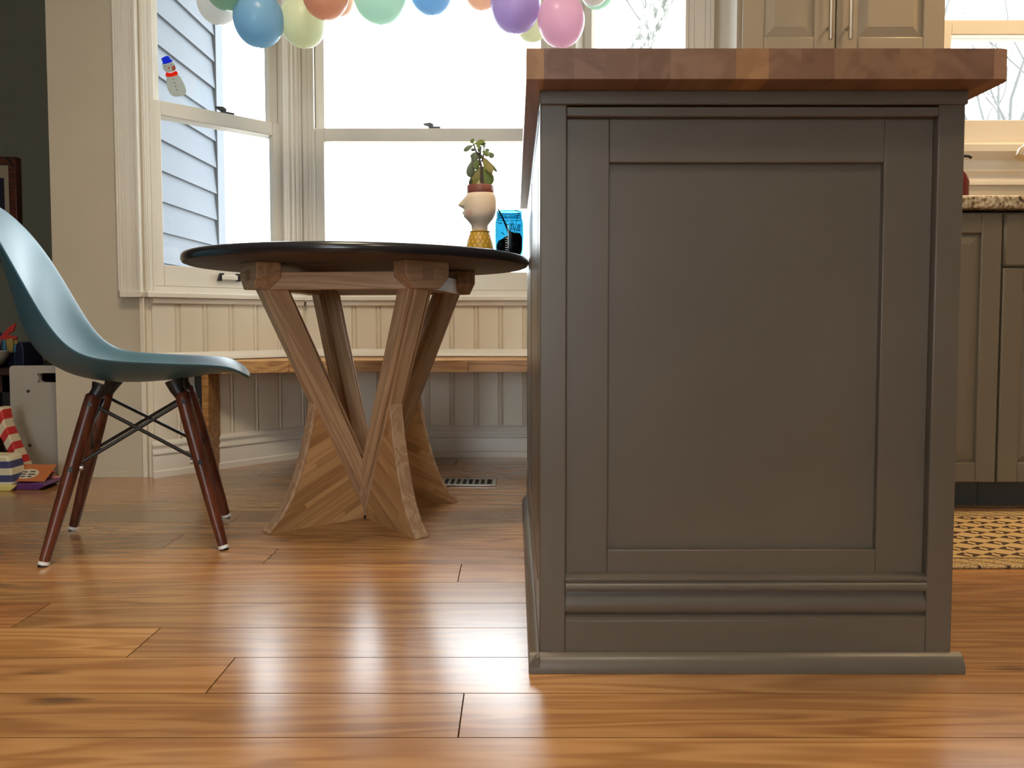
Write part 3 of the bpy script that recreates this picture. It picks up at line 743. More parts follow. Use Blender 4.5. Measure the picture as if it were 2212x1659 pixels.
jp = empty('jade_plant', (PXc, PY, TZ + .206))
tag(jp, 'jade plant with thick rounded green leaves growing from the head planter', 'plant')
def pj(cx, cy, dy=0):
    p = at(980 + cx / 11.85, 280 + cy / 11.85, PY)
    return Vector((p.x - PXc, dy, p.z - (TZ + .206)))
LC = [(.17, .24, .08), (.24, .30, .10), (.20, .24, .17), (.34, .30, .10), (.15, .20, .11)]
lm = []
for i, c in enumerate(LC):
    m, nt, b = new_mat('jade_leaf_%d' % i)
    tl = N(nt, 'ShaderNodeBsdfTranslucent'); tl.inputs[0].default_value = (c[0] * 1.1, c[1] * 1.2, c[2] * .6, 1)
    mxs = N(nt, 'ShaderNodeMixShader', i0=.25); b.inputs['Roughness'].default_value = .38
    no = N(nt, 'ShaderNodeTexNoise'); no.inputs['Scale'].default_value = 30
    rp = N(nt, 'ShaderNodeValToRGB'); rp.color_ramp.elements[0].color = (c[0] * .85, c[1] * .85, c[2] * .85, 1); rp.color_ramp.elements[1].color = (c[0] * 1.2, c[1] * 1.15, c[2] * 1.1, 1)
    L(nt, no.outputs['Fac'], rp.inputs['Fac']); L(nt, rp.outputs['Color'], b.inputs['Base Color'])
    L(nt, b.outputs[0], mxs.inputs[1]); L(nt, tl.outputs[0], mxs.inputs[2]); L(nt, mxs.outputs[0], nt.nodes['Material Output'].inputs['Surface'])
    lm.append(m)
leafv = MB()
prof = [(0, .14), (.10, .34), (.26, .66), (.45, .92), (.64, 1.0), (.82, .86), (.94, .52), (1.0, .08)]
SGL = 10
vs = []; fs = []
for t, w_ in prof:
    for k in range(SGL):
        a = 2 * PI * k / SGL
        vs.append((t, .5 * w_ * math.cos(a), .11 * (.35 + .65 * w_) * math.sin(a) - .10 * (t - .5) ** 2))
for i in range(len(prof) - 1):
    for k in range(SGL):
        k2 = (k + 1) % SGL; fs.append((i * SGL + k, i * SGL + k2, (i + 1) * SGL + k2, (i + 1) * SGL + k))
fs += [tuple(range(SGL)), tuple(range((len(prof) - 1) * SGL, len(prof) * SGL))]
leafv.add(vs, fs); 
leaf_meshes = []
for i in range(5):
    me = leafv.mesh('leaf', 80); me.materials.append(lm[i]); leaf_meshes.append(me)
leaves = [((500, 350), (460, 225), 85, 0), ((535, 365), (775, 275), 100, 1), ((500, 385), (262, 515), 100, 2), ((570, 400), (690, 470), 60, 1), ((690, 410), (815, 385), 50, 0), ((700, 440), (830, 425), 30, 4),
          ((570, 525), (450, 525), 55, 2), ((600, 500), (690, 570), 70, 4), ((560, 575), (430, 690), 55, 2), ((565, 570), (510, 870), 125, 2), ((660, 590), (650, 745), 130, 0), ((735, 550), (912, 690), 95, 0),
          ((810, 500), (895, 570), 80, 4), ((890, 575), (1012, 695), 100, 2), ((725, 680), (972, 1105), 140, 3), ((800, 735), (1095, 1045), 62, 2), ((640, 780), (540, 1005), 120, 0), ((485, 790), (405, 1185), 150, 2),
          ((690, 955), (530, 1400), 230, 3), ((745, 945), (915, 1400), 240, 0), ((445, 1225), (420, 1395), 70, 2), ((650, 1290), (635, 1480), 75, 1), ((620, 600), (560, 700), 80, 4)]
rl_ = random.Random(5)
for (b0, t0, w_, mi) in leaves:
    dy = rl_.uniform(-.008, .008)
    A_ = pj(*b0, dy * .5); B_ = pj(*t0, dy + rl_.uniform(-.012, .012))
    d = (B_ - A_) * 1.06; ln = d.length
    ex = d.normalized(); ey = ex.cross(Vector((0, 1, 0)) + Vector((rl_.uniform(-.35, .35), 0, rl_.uniform(-.35, .35)))).normalized(); ez = ex.cross(ey)
    wd = w_ * 1.5 / 11.85 * PY / F_PX
    o = bpy.data.objects.new('leaf', leaf_meshes[mi]); C.objects.link(o); o.parent = jp
    mtx = Matrix((ex, ey, ez)).transposed().to_4x4() @ Matrix.Diagonal((ln, wd, min(wd, ln * .5) * .9, 1)); mtx.translation = A_
    o.matrix_local = mtx
st = MB().tube([pj(722, 1490), pj(722, 1250, .001), pj(720, 1000, .001), pj(672, 800), pj(655, 740), pj(680, 600), pj(700, 430)], [.0052, .0048, .0042, .0036, .0032, .0030, .0020], 10).obj('stem', M['stem'], jp, 0, 60)
MB().tube([pj(690, 640), pj(580, 570), pj(545, 480), pj(510, 365)], [.0026, .0026, .0024, .0020], 8).obj('branch', M['stem'], jp, 0, 60)
MB().tube([pj(720, 820), pj(740, 760), pj(770, 600), pj(780, 430)], [.0026, .0026, .0022, .0016], 8).obj('branch', M['stem'], jp, 0, 60)

# ------------------------------------------------------------------ blue glass jar with cuttings
JY = 2.08; JR = .0395
jx = at(1100, 520, JY).x
jar = empty('glass_jar', (jx, JY, TZ))
tag(jar, 'blue glass canning jar with raised script lettering and dark soil inside', 'jar')
JP = [(.001, .0), (.030, .0), (.0345, .003), (.0365, .010), (JR - .001, .03), (JR, .06), (JR, .088), (JR - .001, .096), (JR - .004, .102), (.0345, .105), (.0345, .120), (.0338, .1235)]
MB().lathe(JP + [(.0315, .122), (.0318, .106), (.0360, .096), (.0365, .06), (.035, .02), (.030, .006), (.001, .005)], 40, cap=False).obj('body', M['jar'], jar, 0, 60)
for z, r_ in ((.1035, .0372), (.1095, .0352), (.1145, .0352), (.1215, .0350)):
    MB().lathe([(r_ - .0015, z - .0013), (r_, z), (r_ - .0015, z + .0013)], 40, cap=False).obj('thread', M['jar_thick'], jar, 0, 60)
# soil
vs = []; fs = []; so = random.Random(8)
pro = [(.0005, .0055), (.028, .0062), (.0335, .016), (.0345, .028), (.0345, .044), (.030, .050), (.02, .054), (.010, .057), (.0005, .058)]
for i, (r_, z) in enumerate(pro):
    for k in range(28):
        a = 2 * PI * k / 28
        j = so.uniform(-.006, .008) if i >= 5 else 0
        vs.append((r_ * math.cos(a), r_ * math.sin(a), z + j + .010 * math.cos(a) * (1 if i >= 4 else 0)))
for i in range(len(pro) - 1):
    for k in range(28): fs.append((i * 28 + k, i * 28 + (k + 1) % 28, (i + 1) * 28 + (k + 1) % 28, (i + 1) * 28 + k))
MB().add(vs, fs).obj('soil', M['soil'], jar, 0, 0)
# raised script word
def on_jar(u, v, r=JR + .0004):
    a = -PI / 2 + u / JR
    return Vector((r * math.cos(a), r * math.sin(a), v))
def spl(pts, n=6):
    out = []
    P = [pts[0]] + pts + [pts[-1]]
    for i in range(1, len(P) - 2):
        for k in range(n):
            t = k / n
            out.append(tuple(.5 * (2 * P[i][q] + (P[i + 1][q] - P[i - 1][q]) * t + (2 * P[i - 1][q] - 5 * P[i][q] + 4 * P[i + 1][q] - P[i + 2][q]) * t * t + (3 * P[i][q] - P[i - 1][q] - 3 * P[i + 1][q] + P[i + 2][q]) * t ** 3) for q in (0, 1)))
    out.append(pts[-1]); return out
S = .0042
script = {'letter_b': [[(0.6, 4), (1.0, 2), (.6, 0.1), (.1, .3)], [(-.6, 3.2), (.2, 4.3), (1.6, 4.5), (2.5, 3.7), (1.9, 2.5), (1.0, 2.3), (2.2, 2.1), (2.6, 1.0), (1.7, 0), (.7, .3)]],
          'letter_a': [[(4.4, 1.7), (3.5, 1.9), (3.0, .9), (3.5, 0), (4.2, .6), (4.5, 1.8), (4.4, .3), (4.9, .2)]],
          'letter_l': [[(4.9, .2), (5.7, 2.2), (5.9, 4.2), (5.4, 4.0), (5.3, 1.2), (5.8, .1), (6.3, .5)]]}
def stroke(nm, pts, dx):
    MB().tube([on_jar((x + dx) * S + .002, .070 + y * S + (x + dx) * S * -.10) for x, y in spl(pts)], .0009, 6).obj(nm, M['jar_thick'], jar, 0, 60)
for nm, sts in script.items():
    for p in sts: stroke(nm, p, 0)
stroke('letter_l', script['letter_l'][0], 1.4)
for i in range(7):
    z = .018 + i * .006
    MB().tube([on_jar(-.010, z), on_jar(-.010 + (.007 if i % 2 else .004), z)], .0007, 6).obj('measure_mark', M['glide'], jar)
cut = empty('plant_cutting', (jx, JY, TZ + .05))
tag(cut, 'small leafy cutting and dry twig standing in the blue jar', 'plant')
MB().tube([(.006, -.006, -.004), (-.004, -.010, .024), (-.018, -.012, .056), (-.030, -.006, .080)], [.0030, .0027, .0022, .0018], 8).obj('twig', M['stem'], cut, 0, 60)
MB().tube([(.004, .004, .0), (.003, .0, .02), (.002, -.004, .036)], .0010, 6).obj('stem', M['stem'], cut, 0, 60)
MB().tube([(.010, .006, .0), (.018, .004, .04), (.026, .0, .076)], .0008, 6).obj('stem', M['stem'], cut, 0, 60)
for (x, y, z, dx, dz, ln) in ((.002, -.004, .036, -.8, .3, .012), (.002, -.004, .036, .8, .35, .012), (.003, -.002, .026, -.9, -.1, .010), (.003, -.002, .028, .9, .0, .010), (-.018, -.012, .040, -.9, .2, .011), (.026, .0, .076, -.9, .1, .012), (.012, .0, .012, .7, .6, .012), (.016, -.01, .008, .8, .3, .012), (-.012, -.014, .010, -.7, .5, .011)):
    ex = Vector((dx, 0, dz)).normalized(); ey = Vector((0, 1, .6)); ey = (ey - ex * ey.dot(ex)).normalized(); ez = ex.cross(ey)
    o = bpy.data.objects.new('leaf', leaf_meshes[4]); C.objects.link(o); o.parent = cut
    mtx = Matrix((ex, ey, ez)).transposed().to_4x4() @ Matrix.Diagonal((ln, ln * .6, ln * .35, 1)); mtx.translation = (x, y, z)
    o.matrix_local = mtx

# ------------------------------------------------------------------ floor register
fv = empty('floor_register', (-.185, 2.515, 0))
tag(fv, 'slotted metal floor register on the oak floor behind the table', 'vent')
MB().box(-.118, .118, -.053, .053, 0, .0015).obj('backing', M['dark'], fv)
mb = MB(); mb.ring(-.124, .124, -.058, .058, 0, 1, .014, .014, .014, .014)
mb.v = [(x, z, .001 + y * .004) for x, y, z in mb.v]
mb.obj('frame', M['vent'], fv, .0012)
for i in range(10):
    x = -.11 + (i + 1) * .22 / 11
    MB().box(x - .004, x + .004, -.044, .044, .0012, .0046).obj('slat', M['vent'], fv, .0008)

# ------------------------------------------------------------------ balloons along the bay opening
BC = {'white': (.86, .86, .84, 1), 'green': (.50, .72, .58, 1), 'blue': (.36, .60, .78, 1), 'cream': (.80, .82, .62, 1), 'coral': (.88, .56, .42, 1), 'mint': (.66, .88, .78, 1),
      'sky': (.40, .66, .90, 1), 'peach': (.92, .68, .53, 1), 'lilac': (.60, .50, .78, 1), 'pink': (.88, .62, .76, 1)}
BM = {k: balloon_mat('balloon_' + k, v) for k, v in BC.items()}
def balloon_mesh():
    prof = []
    n = 22
    for i in range(n + 1):
        t = i / n                      # 0 bottom .. 1 top (neck)
        a = PI * t
        r_ = math.sin(a) ** .93
        z = -math.cos(a) * 1.13
        if t > .5: r_ *= 1 - .22 * ((t - .5) / .5) ** 2; z *= 1 + .12 * (t - .5)
        prof.append((max(r_, .004), z))
    prof = [(.004, -1.165), (.03, -1.16), (.055, -1.137)] + prof[1:]
    return MB().lathe(prof, 40)
bal = [('white', 471, 84, 53, 2.52, 'white balloon at the left end of the row, behind the green one'),
       ('green', 490, 92, 23, 2.40, 'sage green balloon at the left end, in front of the white one'),
       ('blue', 559.5, 104, 103, 2.44, 'large light blue balloon hanging low beside the window post'),
       ('cream', 655, 96, 104, 2.50, 'pale yellow green balloon between the light blue and coral ones'),
       ('coral', 704, 98, 43, 2.38, 'coral balloon in front of the pale yellow green one'),
       ('peach', 733, 64, 35, 2.52, 'peach balloon peeking out behind the coral one'),
       ('mint', 821, 114, 52, 2.44, 'mint green balloon in front of the centre window'),
       ('sky', 930.5, 90, 33, 2.46, 'bright blue balloon hanging alone over the centre window'),
       ('peach', 1040, 76, 22, 2.52, 'peach balloon just left of the lilac one'),
       ('lilac', 1113.5, 106, 73, 2.44, 'lilac purple balloon beside the pink one'),
       ('cream', 1149, 72, 91, 2.56, 'pale cream balloon tucked behind the lilac and pink ones'),
       ('pink', 1212, 100, 103, 2.42, 'pink balloon hanging lowest on the right'),
       ('mint', 1290, 74, 20, 2.52, 'pale mint balloon at the right end behind a white one'),
       ('white', 1284, 66, 12, 2.42, 'white balloon at the right end in front of the pale mint one')]
bmesh_shared = {}
for col, cx, wpx, by, Yb, lab in bal:
    p = at(cx, by, Yb); r_ = wpx / 2 * Yb / F_PX
    if col not in bmesh_shared:
        me = balloon_mesh().mesh('balloon', 60); me.materials.append(BM[col])
        mk = MB().lathe([(.05, 1.17), (.07, 1.20), (.05, 1.23), (.11, 1.28), (.13, 1.31), (.02, 1.29)], 12).mesh('knot', 60); mk.materials.append(BM[col])
        bmesh_shared[col] = (me, mk)
    o = bpy.data.objects.new('balloon', bmesh_shared[col][0]); C.objects.link(o)
    o.location = (p.x, Yb, p.z + r_ * 1.16); o.scale = (r_, r_, r_)
    o.rotation_euler = (rr.uniform(-.10, .10), rr.uniform(-.08, .08), rr.random() * 6)
    kn = bpy.data.objects.new('knot', bmesh_shared[col][1]); C.objects.link(kn); kn.parent = o
    tag(o, lab, 'balloon', 'balloons of the garland across the bay')
cord = MB().tube([(-1.24, 2.57, 1.80), (-.9, 2.47, 1.74), (-.4, 2.46, 1.70), (.0, 2.46, 1.71), (.35, 2.48, 1.76), (.60, 2.565, 1.82)], .003, 8).obj('garland_cord', M['glide'], None, 0, 60)
tag(cord, 'white cord strung across the bay that carries the balloons', 'cord')

# ------------------------------------------------------------------ snowman cling on the left window
WL = BAY[0]
dv_ = Vector((math.cos(WL[2]), math.sin(WL[2]), 0)); ov = Vector((-dv_.y, dv_.x, 0))
def on_win(px, py, out=.068):
    # intersect the view ray with the plane of the upper left pane
    p1 = at(px, py, 1.0); c = Vector((0, 0, EYE)); d = p1 - c
    P0 = WL[1] + ov * out
    t = (P0 - c).dot(ov) / d.dot(ov)
    q = c + d * t
    return ((q - WL[1]).dot(dv_), q.z)
sn0 = on_win(378, 170)
sn = empty('snowman_cling', WL[1] + dv_ * sn0[0] + ov * .0725 + Vector((0, 0, sn0[1])), WL[2])
tag(sn, 'small snowman cling with blue hat and red scarf on the window', 'decoration')
M['snow'] = balloon_mat('snowman_white', (.52, .54, .50, 1), .45, 0)
M['hat'] = balloon_mat('hat_blue', (.003, .04, .75, 1), .6, 0)
M['scarf'] = balloon_mat('scarf_red', (.85, .03, .005, 1), .6, 0)
M['blush'] = balloon_mat('blush_red', (.62, .16, .11, 1), .5, 0)
def sp_(cx, cy):
    q = on_win(340 + cx / 15.09, 110 + cy / 15.09); return (q[0] - sn0[0], q[1] - sn0[1])
def cling(nm, pts, mat, y0=-.0035, y1=0, par=sn):
    return MB().prism([sp_(*p) for p in spl([(a, b) for a, b in pts] + [pts[0]], 4)[:-1]], 'y', y0, y1).obj(nm, mat, par, .0006, 40)
body = cling('body', [(300, 830), (480, 850), (670, 770), (800, 930), (900, 1130), (945, 1300), (920, 1400), (780, 1470), (600, 1480), (470, 1430), (370, 1270), (310, 1050)], M['snow'])
head = cling('head', [(170, 440), (300, 410), (490, 360), (560, 430), (600, 560), (580, 630), (440, 690), (300, 670), (210, 590)], M['snow'])
cling('scarf', [(295, 690), (440, 720), (610, 655), (670, 760), (560, 815), (430, 840), (290, 820), (285, 750)], M['scarf'], -.005)
hat = cling('hat', [(140, 240), (220, 190), (330, 165), (390, 210), (450, 295), (490, 270), (470, 350), (370, 385), (250, 420), (160, 405), (190, 380)], M['hat'], -.005)
cling('blush', [(480, 510), (560, 470), (598, 560), (570, 625), (500, 640), (470, 580)], M['blush'], -.004, -.0035, head)
cling('nose', [(370, 515), (415, 510), (400, 560), (355, 600), (345, 560)], M['blush'], -.0045, -.0035, head)
def dot(nm, cx, cy, r_, par):
    q = sp_(cx, cy); MB().tube([(q[0], -.0045, q[1]), (q[0], -.003, q[1])], r_, 8).obj(nm, M['dark'], par)
dot('eye', 270, 505, .0016, head); dot('eye', 455, 460, .0016, head)
for q in ((520, 913), (563, 1035), (598, 1150), (640, 1268)): dot('button', q[0], q[1], .0017, body)

# ------------------------------------------------------------------ upper wall cabinet
def raised_door(x0, x1, z0, z1, y, mat, parent, hx=None, st=.062):
    """door with a bevelled raised panel, front face at y"""
    d = MB().ring(x0, x1, z0, z1, y, y + .02, st, st, st, st).obj('door', mat, parent, .003)
    a0, a1, b0, b1 = x0 + st, x1 - st, z0 + st, z1 - st
    e = .030
    vs = [(a0, y + .010, b0), (a1, y + .010, b0), (a1, y + .010, b1), (a0, y + .010, b1), (a0 + e, y + .002, b0 + e), (a1 - e, y + .002, b0 + e), (a1 - e, y + .002, b1 - e), (a0 + e, y + .002, b1 - e)]
    MB().add(vs, [(0, 1, 5, 4), (1, 2, 6, 5), (2, 3, 7, 6), (3, 0, 4, 7), (4, 5, 6, 7)]).obj('raised_panel', mat, d, 0, 0)
    return d
UX0, UX1, UY = .655, 1.268, 2.29
uc = empty('wall_cabinet', ((UX0 + UX1) / 2, 2.45, 1.3))
tag(uc, 'greige two door wall cabinet with raised panels beside the bay', 'cabinet')
def ul(mb): mb.v = [(v[0] - (UX0 + UX1) / 2, v[1] - 2.45, v[2] - 1.3) for v in mb.v]; return mb
ul(MB().box(UX0, UX1, UY + .021, 2.599, 1.29, 2.25)).obj('body', M['upcab'], uc, .002)
cxm = at(1806, 60, UY).x
for (x0, x1, hp) in ((UX0 + .012, cxm - .0018, 1795), (cxm + .0018, UX1 - .012, 1838)):
    ox = (UX0 + UX1) / 2
    d = raised_door(x0 - ox, x1 - ox, 0.0, .94, UY - 2.45, M['upcab'], uc)
    hx = at(hp, 60, UY - .03).x - ox
    h = MB().tube([(hx, UY - .03 - 2.45, .045), (hx, UY - .03 - 2.45, .36)], .006, 14).obj('handle', M['chrome'], d, 0, 50)
    for z in (.085, .32):
        MB().tube([(hx, UY - .03 - 2.45, z), (hx, UY + .002 - 2.45, z)], .0045, 10).obj('handle_post', M['chrome'], d)

# ------------------------------------------------------------------ base cabinets, counter, mat
BY = 2.12
def base_unit(name, x0, x1, drawer, label):
    r_ = empty(name, ((x0 + x1) / 2, BY + .02, 0)); tag(r_, label, 'cabinet')
    ox = (x0 + x1) / 2; oy = BY + .02
    def bl2(mb): mb.v = [(v[0] - ox, v[1] - oy, v[2]) for v in mb.v]; return mb
    bl2(MB().box(x0, x1, BY + .021, 2.598, .088, .832)).obj('body', M['cab'], r_, .002)
    bl2(MB().box(x0, x1, BY + .085, BY + .10, 0, .088)).obj('toe_kick', M['toe'], r_)
    if drawer:
        d = bl2(MB().box(x0 + .002, x1 - .002, BY, BY + .02, .682, .828)).obj('drawer', M['cab'], r_, .006, seg=1)
        raised_door(x0 + .002 - ox, x1 - .002 - ox, .084, .677, BY - oy, M['cab'], r_, st=.056)
        q = bl2(MB().tube([(ox - .06, BY - .025, .755), (ox + .06, BY - .025, .755)], .006, 12)).obj('handle', M['chrome'], d)
    else:
        raised_door(x0 + .002 - ox, x1 - .002 - ox, .084, .828, BY - oy, M['cab'], r_, st=.056)
    return r_
XD = at(2165, 600, BY).x
base_unit('base_cabinet', XD - .46, XD - .001, False, 'taupe base cabinet with one tall door, nearest the island')
base_unit('base_cabinet', XD + .001, XD + .60, True, 'taupe base cabinet with a drawer above its door')
# granite
mg, nt, b = new_mat('speckled_granite')
tc = N(nt, 'ShaderNodeTexCoord'); no = N(nt, 'ShaderNodeTexNoise'); no.inputs['Scale'].default_value = 95; no.inputs['Detail'].default_value = 6; L(nt, tc.outputs['Object'], no.inputs['Vector'])
rp = N(nt, 'ShaderNodeValToRGB'); e = rp.color_ramp.elements; e[0].position = .34; e[0].color = (.06, .04, .025, 1); e[1].position = .62; e[1].color = (.62, .52, .36, 1)
x_ = e.new(.47); x_.color = (.36, .28, .17, 1)
L(nt, no.outputs['Fac'], rp.inputs['Fac']); L(nt, rp.outputs['Color'], b.inputs['Base Color']); b.inputs['Roughness'].default_value = .2
gc = MB().box(XD - .47, XD + 1.1, BY - .028, 2.598, .836, .872).obj('granite_counter', mg, None, .008, seg=3)
tag(gc, 'speckled beige granite counter on the taupe base cabinets', 'counter')
M['splash'] = paint('grey_beige_backsplash', (.50, .45, .36, 1), .45)
for i in range(4):
    x0 = XD - .47 + i * .30
    t = MB().box(x0 + .001, x0 + .299, YW - .012, YW - .0005, .873, .985).obj('backsplash_tile', M['splash'], kw, .001)

# faucet
fa = empty('kitchen_faucet', (1.79, 2.44, .872)); tag(fa, 'brushed metal kitchen faucet at the right edge by the window', 'faucet')
MB().lathe([(.001, 0), (.028, 0), (.026, .012), (.016, .02), (.015, .06)], 20).obj('base', M['chrome'], fa, 0, 40)
MB().tube([(0, 0, .05), (0, 0, .12), (-.01, -.005, .17), (-.05, -.02, .215), (-.11, -.035, .222), (-.17, -.05, .208)], [.012, .012, .012, .012, .013, .015], 14).obj('spout', M['chrome'], fa, 0, 60)
MB().tube([(-.16, -.048, .212), (-.20, -.056, .196), (-.235, -.062, .172), (-.243, -.064, .158)], [.016, .021, .021, .018], 16).obj('spray_head', M['chrome'], fa, 0, 60)
MB().tube([(.01, 0, .05), (.06, 0, .07)], .006, 10).obj('lever', M['chrome'], fa)
# soap dispenser
sx_ = at(2070, 420, 2.32).x
sd_ = empty('soap_dispenser', (sx_, 2.32, .872)); tag(sd_, 'dark red soap dispenser with black pump half hidden by the island', 'dispenser')
M['redglass'] = paint('dark_red_glass', (.10, .012, .01, 1), .2)
MB().lathe([(.001, 0), (.026, 0), (.028, .01), (.028, .075), (.022, .095), (.012, .108), (.012, .118), (.001, .118)], 24).obj('bottle', M['redglass'], sd_, 0, 50)
MB().tube([(0, 0, .115), (0, 0, .150)], .006, 10).obj('pump', M['black'], sd_)
MB().tube([(-.008, 0, .152), (.026, 0, .152), (.036, 0, .147)], .0045, 10).obj('nozzle', M['black'], sd_)

# kitchen mat
mm, nt, b = new_mat('patterned_mat')
tc = N(nt, 'ShaderNodeTexCoord'); sp = N(nt, 'ShaderNodeSeparateXYZ'); L(nt, tc.outputs['Object'], sp.inputs[0])
def math_(op, a, bb=None, c=None):
    n = N(nt, 'ShaderNodeMath', op=op)
    for i, q in enumerate((a, bb, c)):
        if q is None: continue
        if hasattr(q, 'is_linked') or hasattr(q, 'links'): L(nt, q, n.inputs[i])
        else: n.inputs[i].default_value = q
    return n.outputs[0]
X_, Y_ = sp.outputs[0], sp.outputs[1]
u = math_('FRACT', math_('DIVIDE', X_, .062)); v = math_('FRACT', math_('DIVIDE', Y_, .046))
du = math_('ABSOLUTE', math_('SUBTRACT', u, .5)); dvv = math_('ABSOLUTE', math_('SUBTRACT', v, .5))
outer = math_('LESS_THAN', math_('ADD', math_('MULTIPLY', du, .85), dvv), .43)
inner = math_('LESS_THAN', math_('ADD', math_('MULTIPLY', du, 1.2), dvv), .21)
slot = math_('LESS_THAN', du, .03)
brown = math_('MULTIPLY', outer, math_('SUBTRACT', 1.0, math_('MAXIMUM', inner, slot)))
hy = .237
bordr = math_('GREATER_THAN', math_('ABSOLUTE', Y_), hy - .052)
dg = math_('FRACT', math_('DIVIDE', math_('ADD', X_, math_('MULTIPLY', Y_, 1.6)), .062))
dgl = math_('LESS_THAN', dg, .12)
nz = N(nt, 'ShaderNodeTexNoise'); nz.inputs['Scale'].default_value = 240; L(nt, tc.outputs['Object'], nz.inputs['Vector'])
spk = math_('MULTIPLY', math_('GREATER_THAN', nz.outputs['Fac'], .52), .6)
bfac = math_('MAXIMUM', dgl, spk)
fac = math_('ADD', math_('MULTIPLY', bordr, bfac), math_('MULTIPLY', math_('SUBTRACT', 1.0, bordr), brown))
edge = math_('GREATER_THAN', math_('ABSOLUTE', math_('SUBTRACT', math_('ABSOLUTE', Y_), hy - .052)), .003)
fac = math_('MAXIMUM', fac, math_('SUBTRACT', 1.0, edge))
mx = N(nt, 'ShaderNodeMix', data_type='RGBA'); mx.inputs[6].default_value = (.60, .42, .19, 1); mx.inputs[7].default_value = (.07, .035, .022, 1)
L(nt, fac, mx.inputs[0]); L(nt, mx.outputs[2], b.inputs['Base Color']); b.inputs['Roughness'].default_value = .7
rug = MB().box(-.5, .75, -hy, hy, 0, .008).obj('kitchen_mat', mm, None, .003); rug.location = (1.42, 1.862, .0005)
tag(rug, 'beige kitchen mat with brown geometric pattern in front of the base cabinets', 'mat')

# ------------------------------------------------------------------ dark playroom at far left
pf = empty('framed_picture', (-2.52, 3.60, 1.05)); tag(pf, 'dark print in a cream mat and brown wooden frame on the olive wall', 'picture')
fx1 = at(43, 450, 3.60).x + 2.52
MB().ring(-.23, fx1, -.235, .24, -.022, .018, .036, .036, .036, .036).obj('frame', M['frame_wood'], pf, .003)
MB().box(-.20, fx1 - .03, -.002, .012, -.205, .21).obj('mat_board', M['mat_board'], pf)
MB().box(-.165, fx1 - .068, -.005, -.002, -.145, .145).obj('print', M['print_dark'], pf)
for sxx, szz in ((1, 1), (1, -1)):
    cx_, cz_ = fx1 - .018, (.222 if szz > 0 else -.217)
    MB().prism([(cx_ - .03, cz_ + szz * .012), (cx_ - .012, cz_ + szz * .012), (cx_ + .013, cz_ - szz * .02), (cx_ + .013, cz_ - szz * .035)], 'y', -.024, -.021).obj('corner_inlay', M['dark'], pf)
ct_ = empty('craft_table', (-2.15, 3.10, 0)); tag(ct_, 'low dark brown table in the playroom corner', 'table')
M['dkbrown'] = wood('dark_stained_wood', srgb(58, 30, 22), srgb(30, 16, 13), (2, 20, 20), rough=.45)
MB().box(-.55, .34, -.31, .30, .335, .358).obj('table_top', M['dkbrown'], ct_, .003)
MB().box(-.52, .31, -.29, -.27, .27, .335).obj('apron', M['dkbrown'], ct_, .002)
for xx in (-.51, .27):
    for yy in (-.29, .25):
        MB().box(xx, xx + .04, yy, yy + .04, 0, .335).obj('leg', M['black'], ct_, .002)
MB().box(-.52, .31, .22, .235, .05, .335).obj('back_panel', M['dark'], ct_)
MB().box(-.50, .29, -.18, .24, .10, .115).obj('shelf', M['dark'], ct_)
# marker caddy
M['navy'] = paint('navy_plastic', (.008, .01, .03, 1), .4)
cdx = at(35, 760, 3.0).x
cd = empty('marker_caddy', (cdx, 3.0, .358)); tag(cd, 'navy caddy on the dark table holding coloured craft supplies', 'caddy')
mb = MB(); mb.box(-.10, .066, -.06, .06, 0, .006); mb.box(-.10, -.094, -.06, .06, .006, .055)
mb.box(-.094, .034, -.06, -.054, .006, .055); mb.box(-.094, .034, .054, .06, .006, .055)
mb.obj('tray', M['navy'], cd, .002)
MB().prism([(.034, .0), (.068, .0), (.066, .075), (.060, .092), (.048, .096), (.038, .085), (.034, .055)], 'y', -.06, .06).obj('end_wall', M['navy'], cd, .003)
def col(nm, c): return paint(nm, (*c, 1), .45)
cl_ = {'red': col('craft_red', (.42, .03, .025)), 'yellow': col('craft_ochre', (.28, .19, .04)), 'teal': col('craft_teal', (.02, .12, .20)), 'orange': col('craft_orange', (.40, .12, .02)), 'pink': col('craft_pink', (.45, .25, .20)), 'greenc': col('craft_green', (.03, .10, .04)), 'purple': col('craft_purple', (.05, .03, .12))}
def craft(nm, mat, pts, rad, label, cat):
    o = MB().tube([(cdx + x, 3.0 + y, .358 + z) for x, y, z in pts], rad, 8).obj(nm, mat, None, 0, 50)
    return tag(o, label, cat, 'craft supplies in the navy caddy')
craft('marker', cl_['pink'], [(-.075, -.02, .01), (-.050, -.02, .105)], [.007, .007], 'pale pink marker leaning out of the navy caddy', 'marker')
craft('marker', cl_['teal'], [(-.04, -.01, .01), (-.036, -.01, .10)], [.009, .009], 'teal marker standing in the middle of the navy caddy', 'marker')
craft('marker', cl_['teal'], [(.010, -.03, .01), (.020, -.03, .085)], [.007, .007], 'teal marker beside the orange crayon in the caddy', 'marker')
craft('crayon', cl_['orange'], [(.024, -.03, .01), (.032, -.03, .078)], [.006, .004], 'orange crayon at the right end of the caddy', 'crayon')
craft('marker', cl_['purple'], [(-.085, .02, .01), (-.078, .02, .13)], [.010, .010], 'purple marker at the left end of the caddy', 'marker')
craft('marker', cl_['greenc'], [(-.088, -.03, .01), (-.080, -.03, .075)], [.012, .012], 'thick green marker low at the left of the caddy', 'marker')
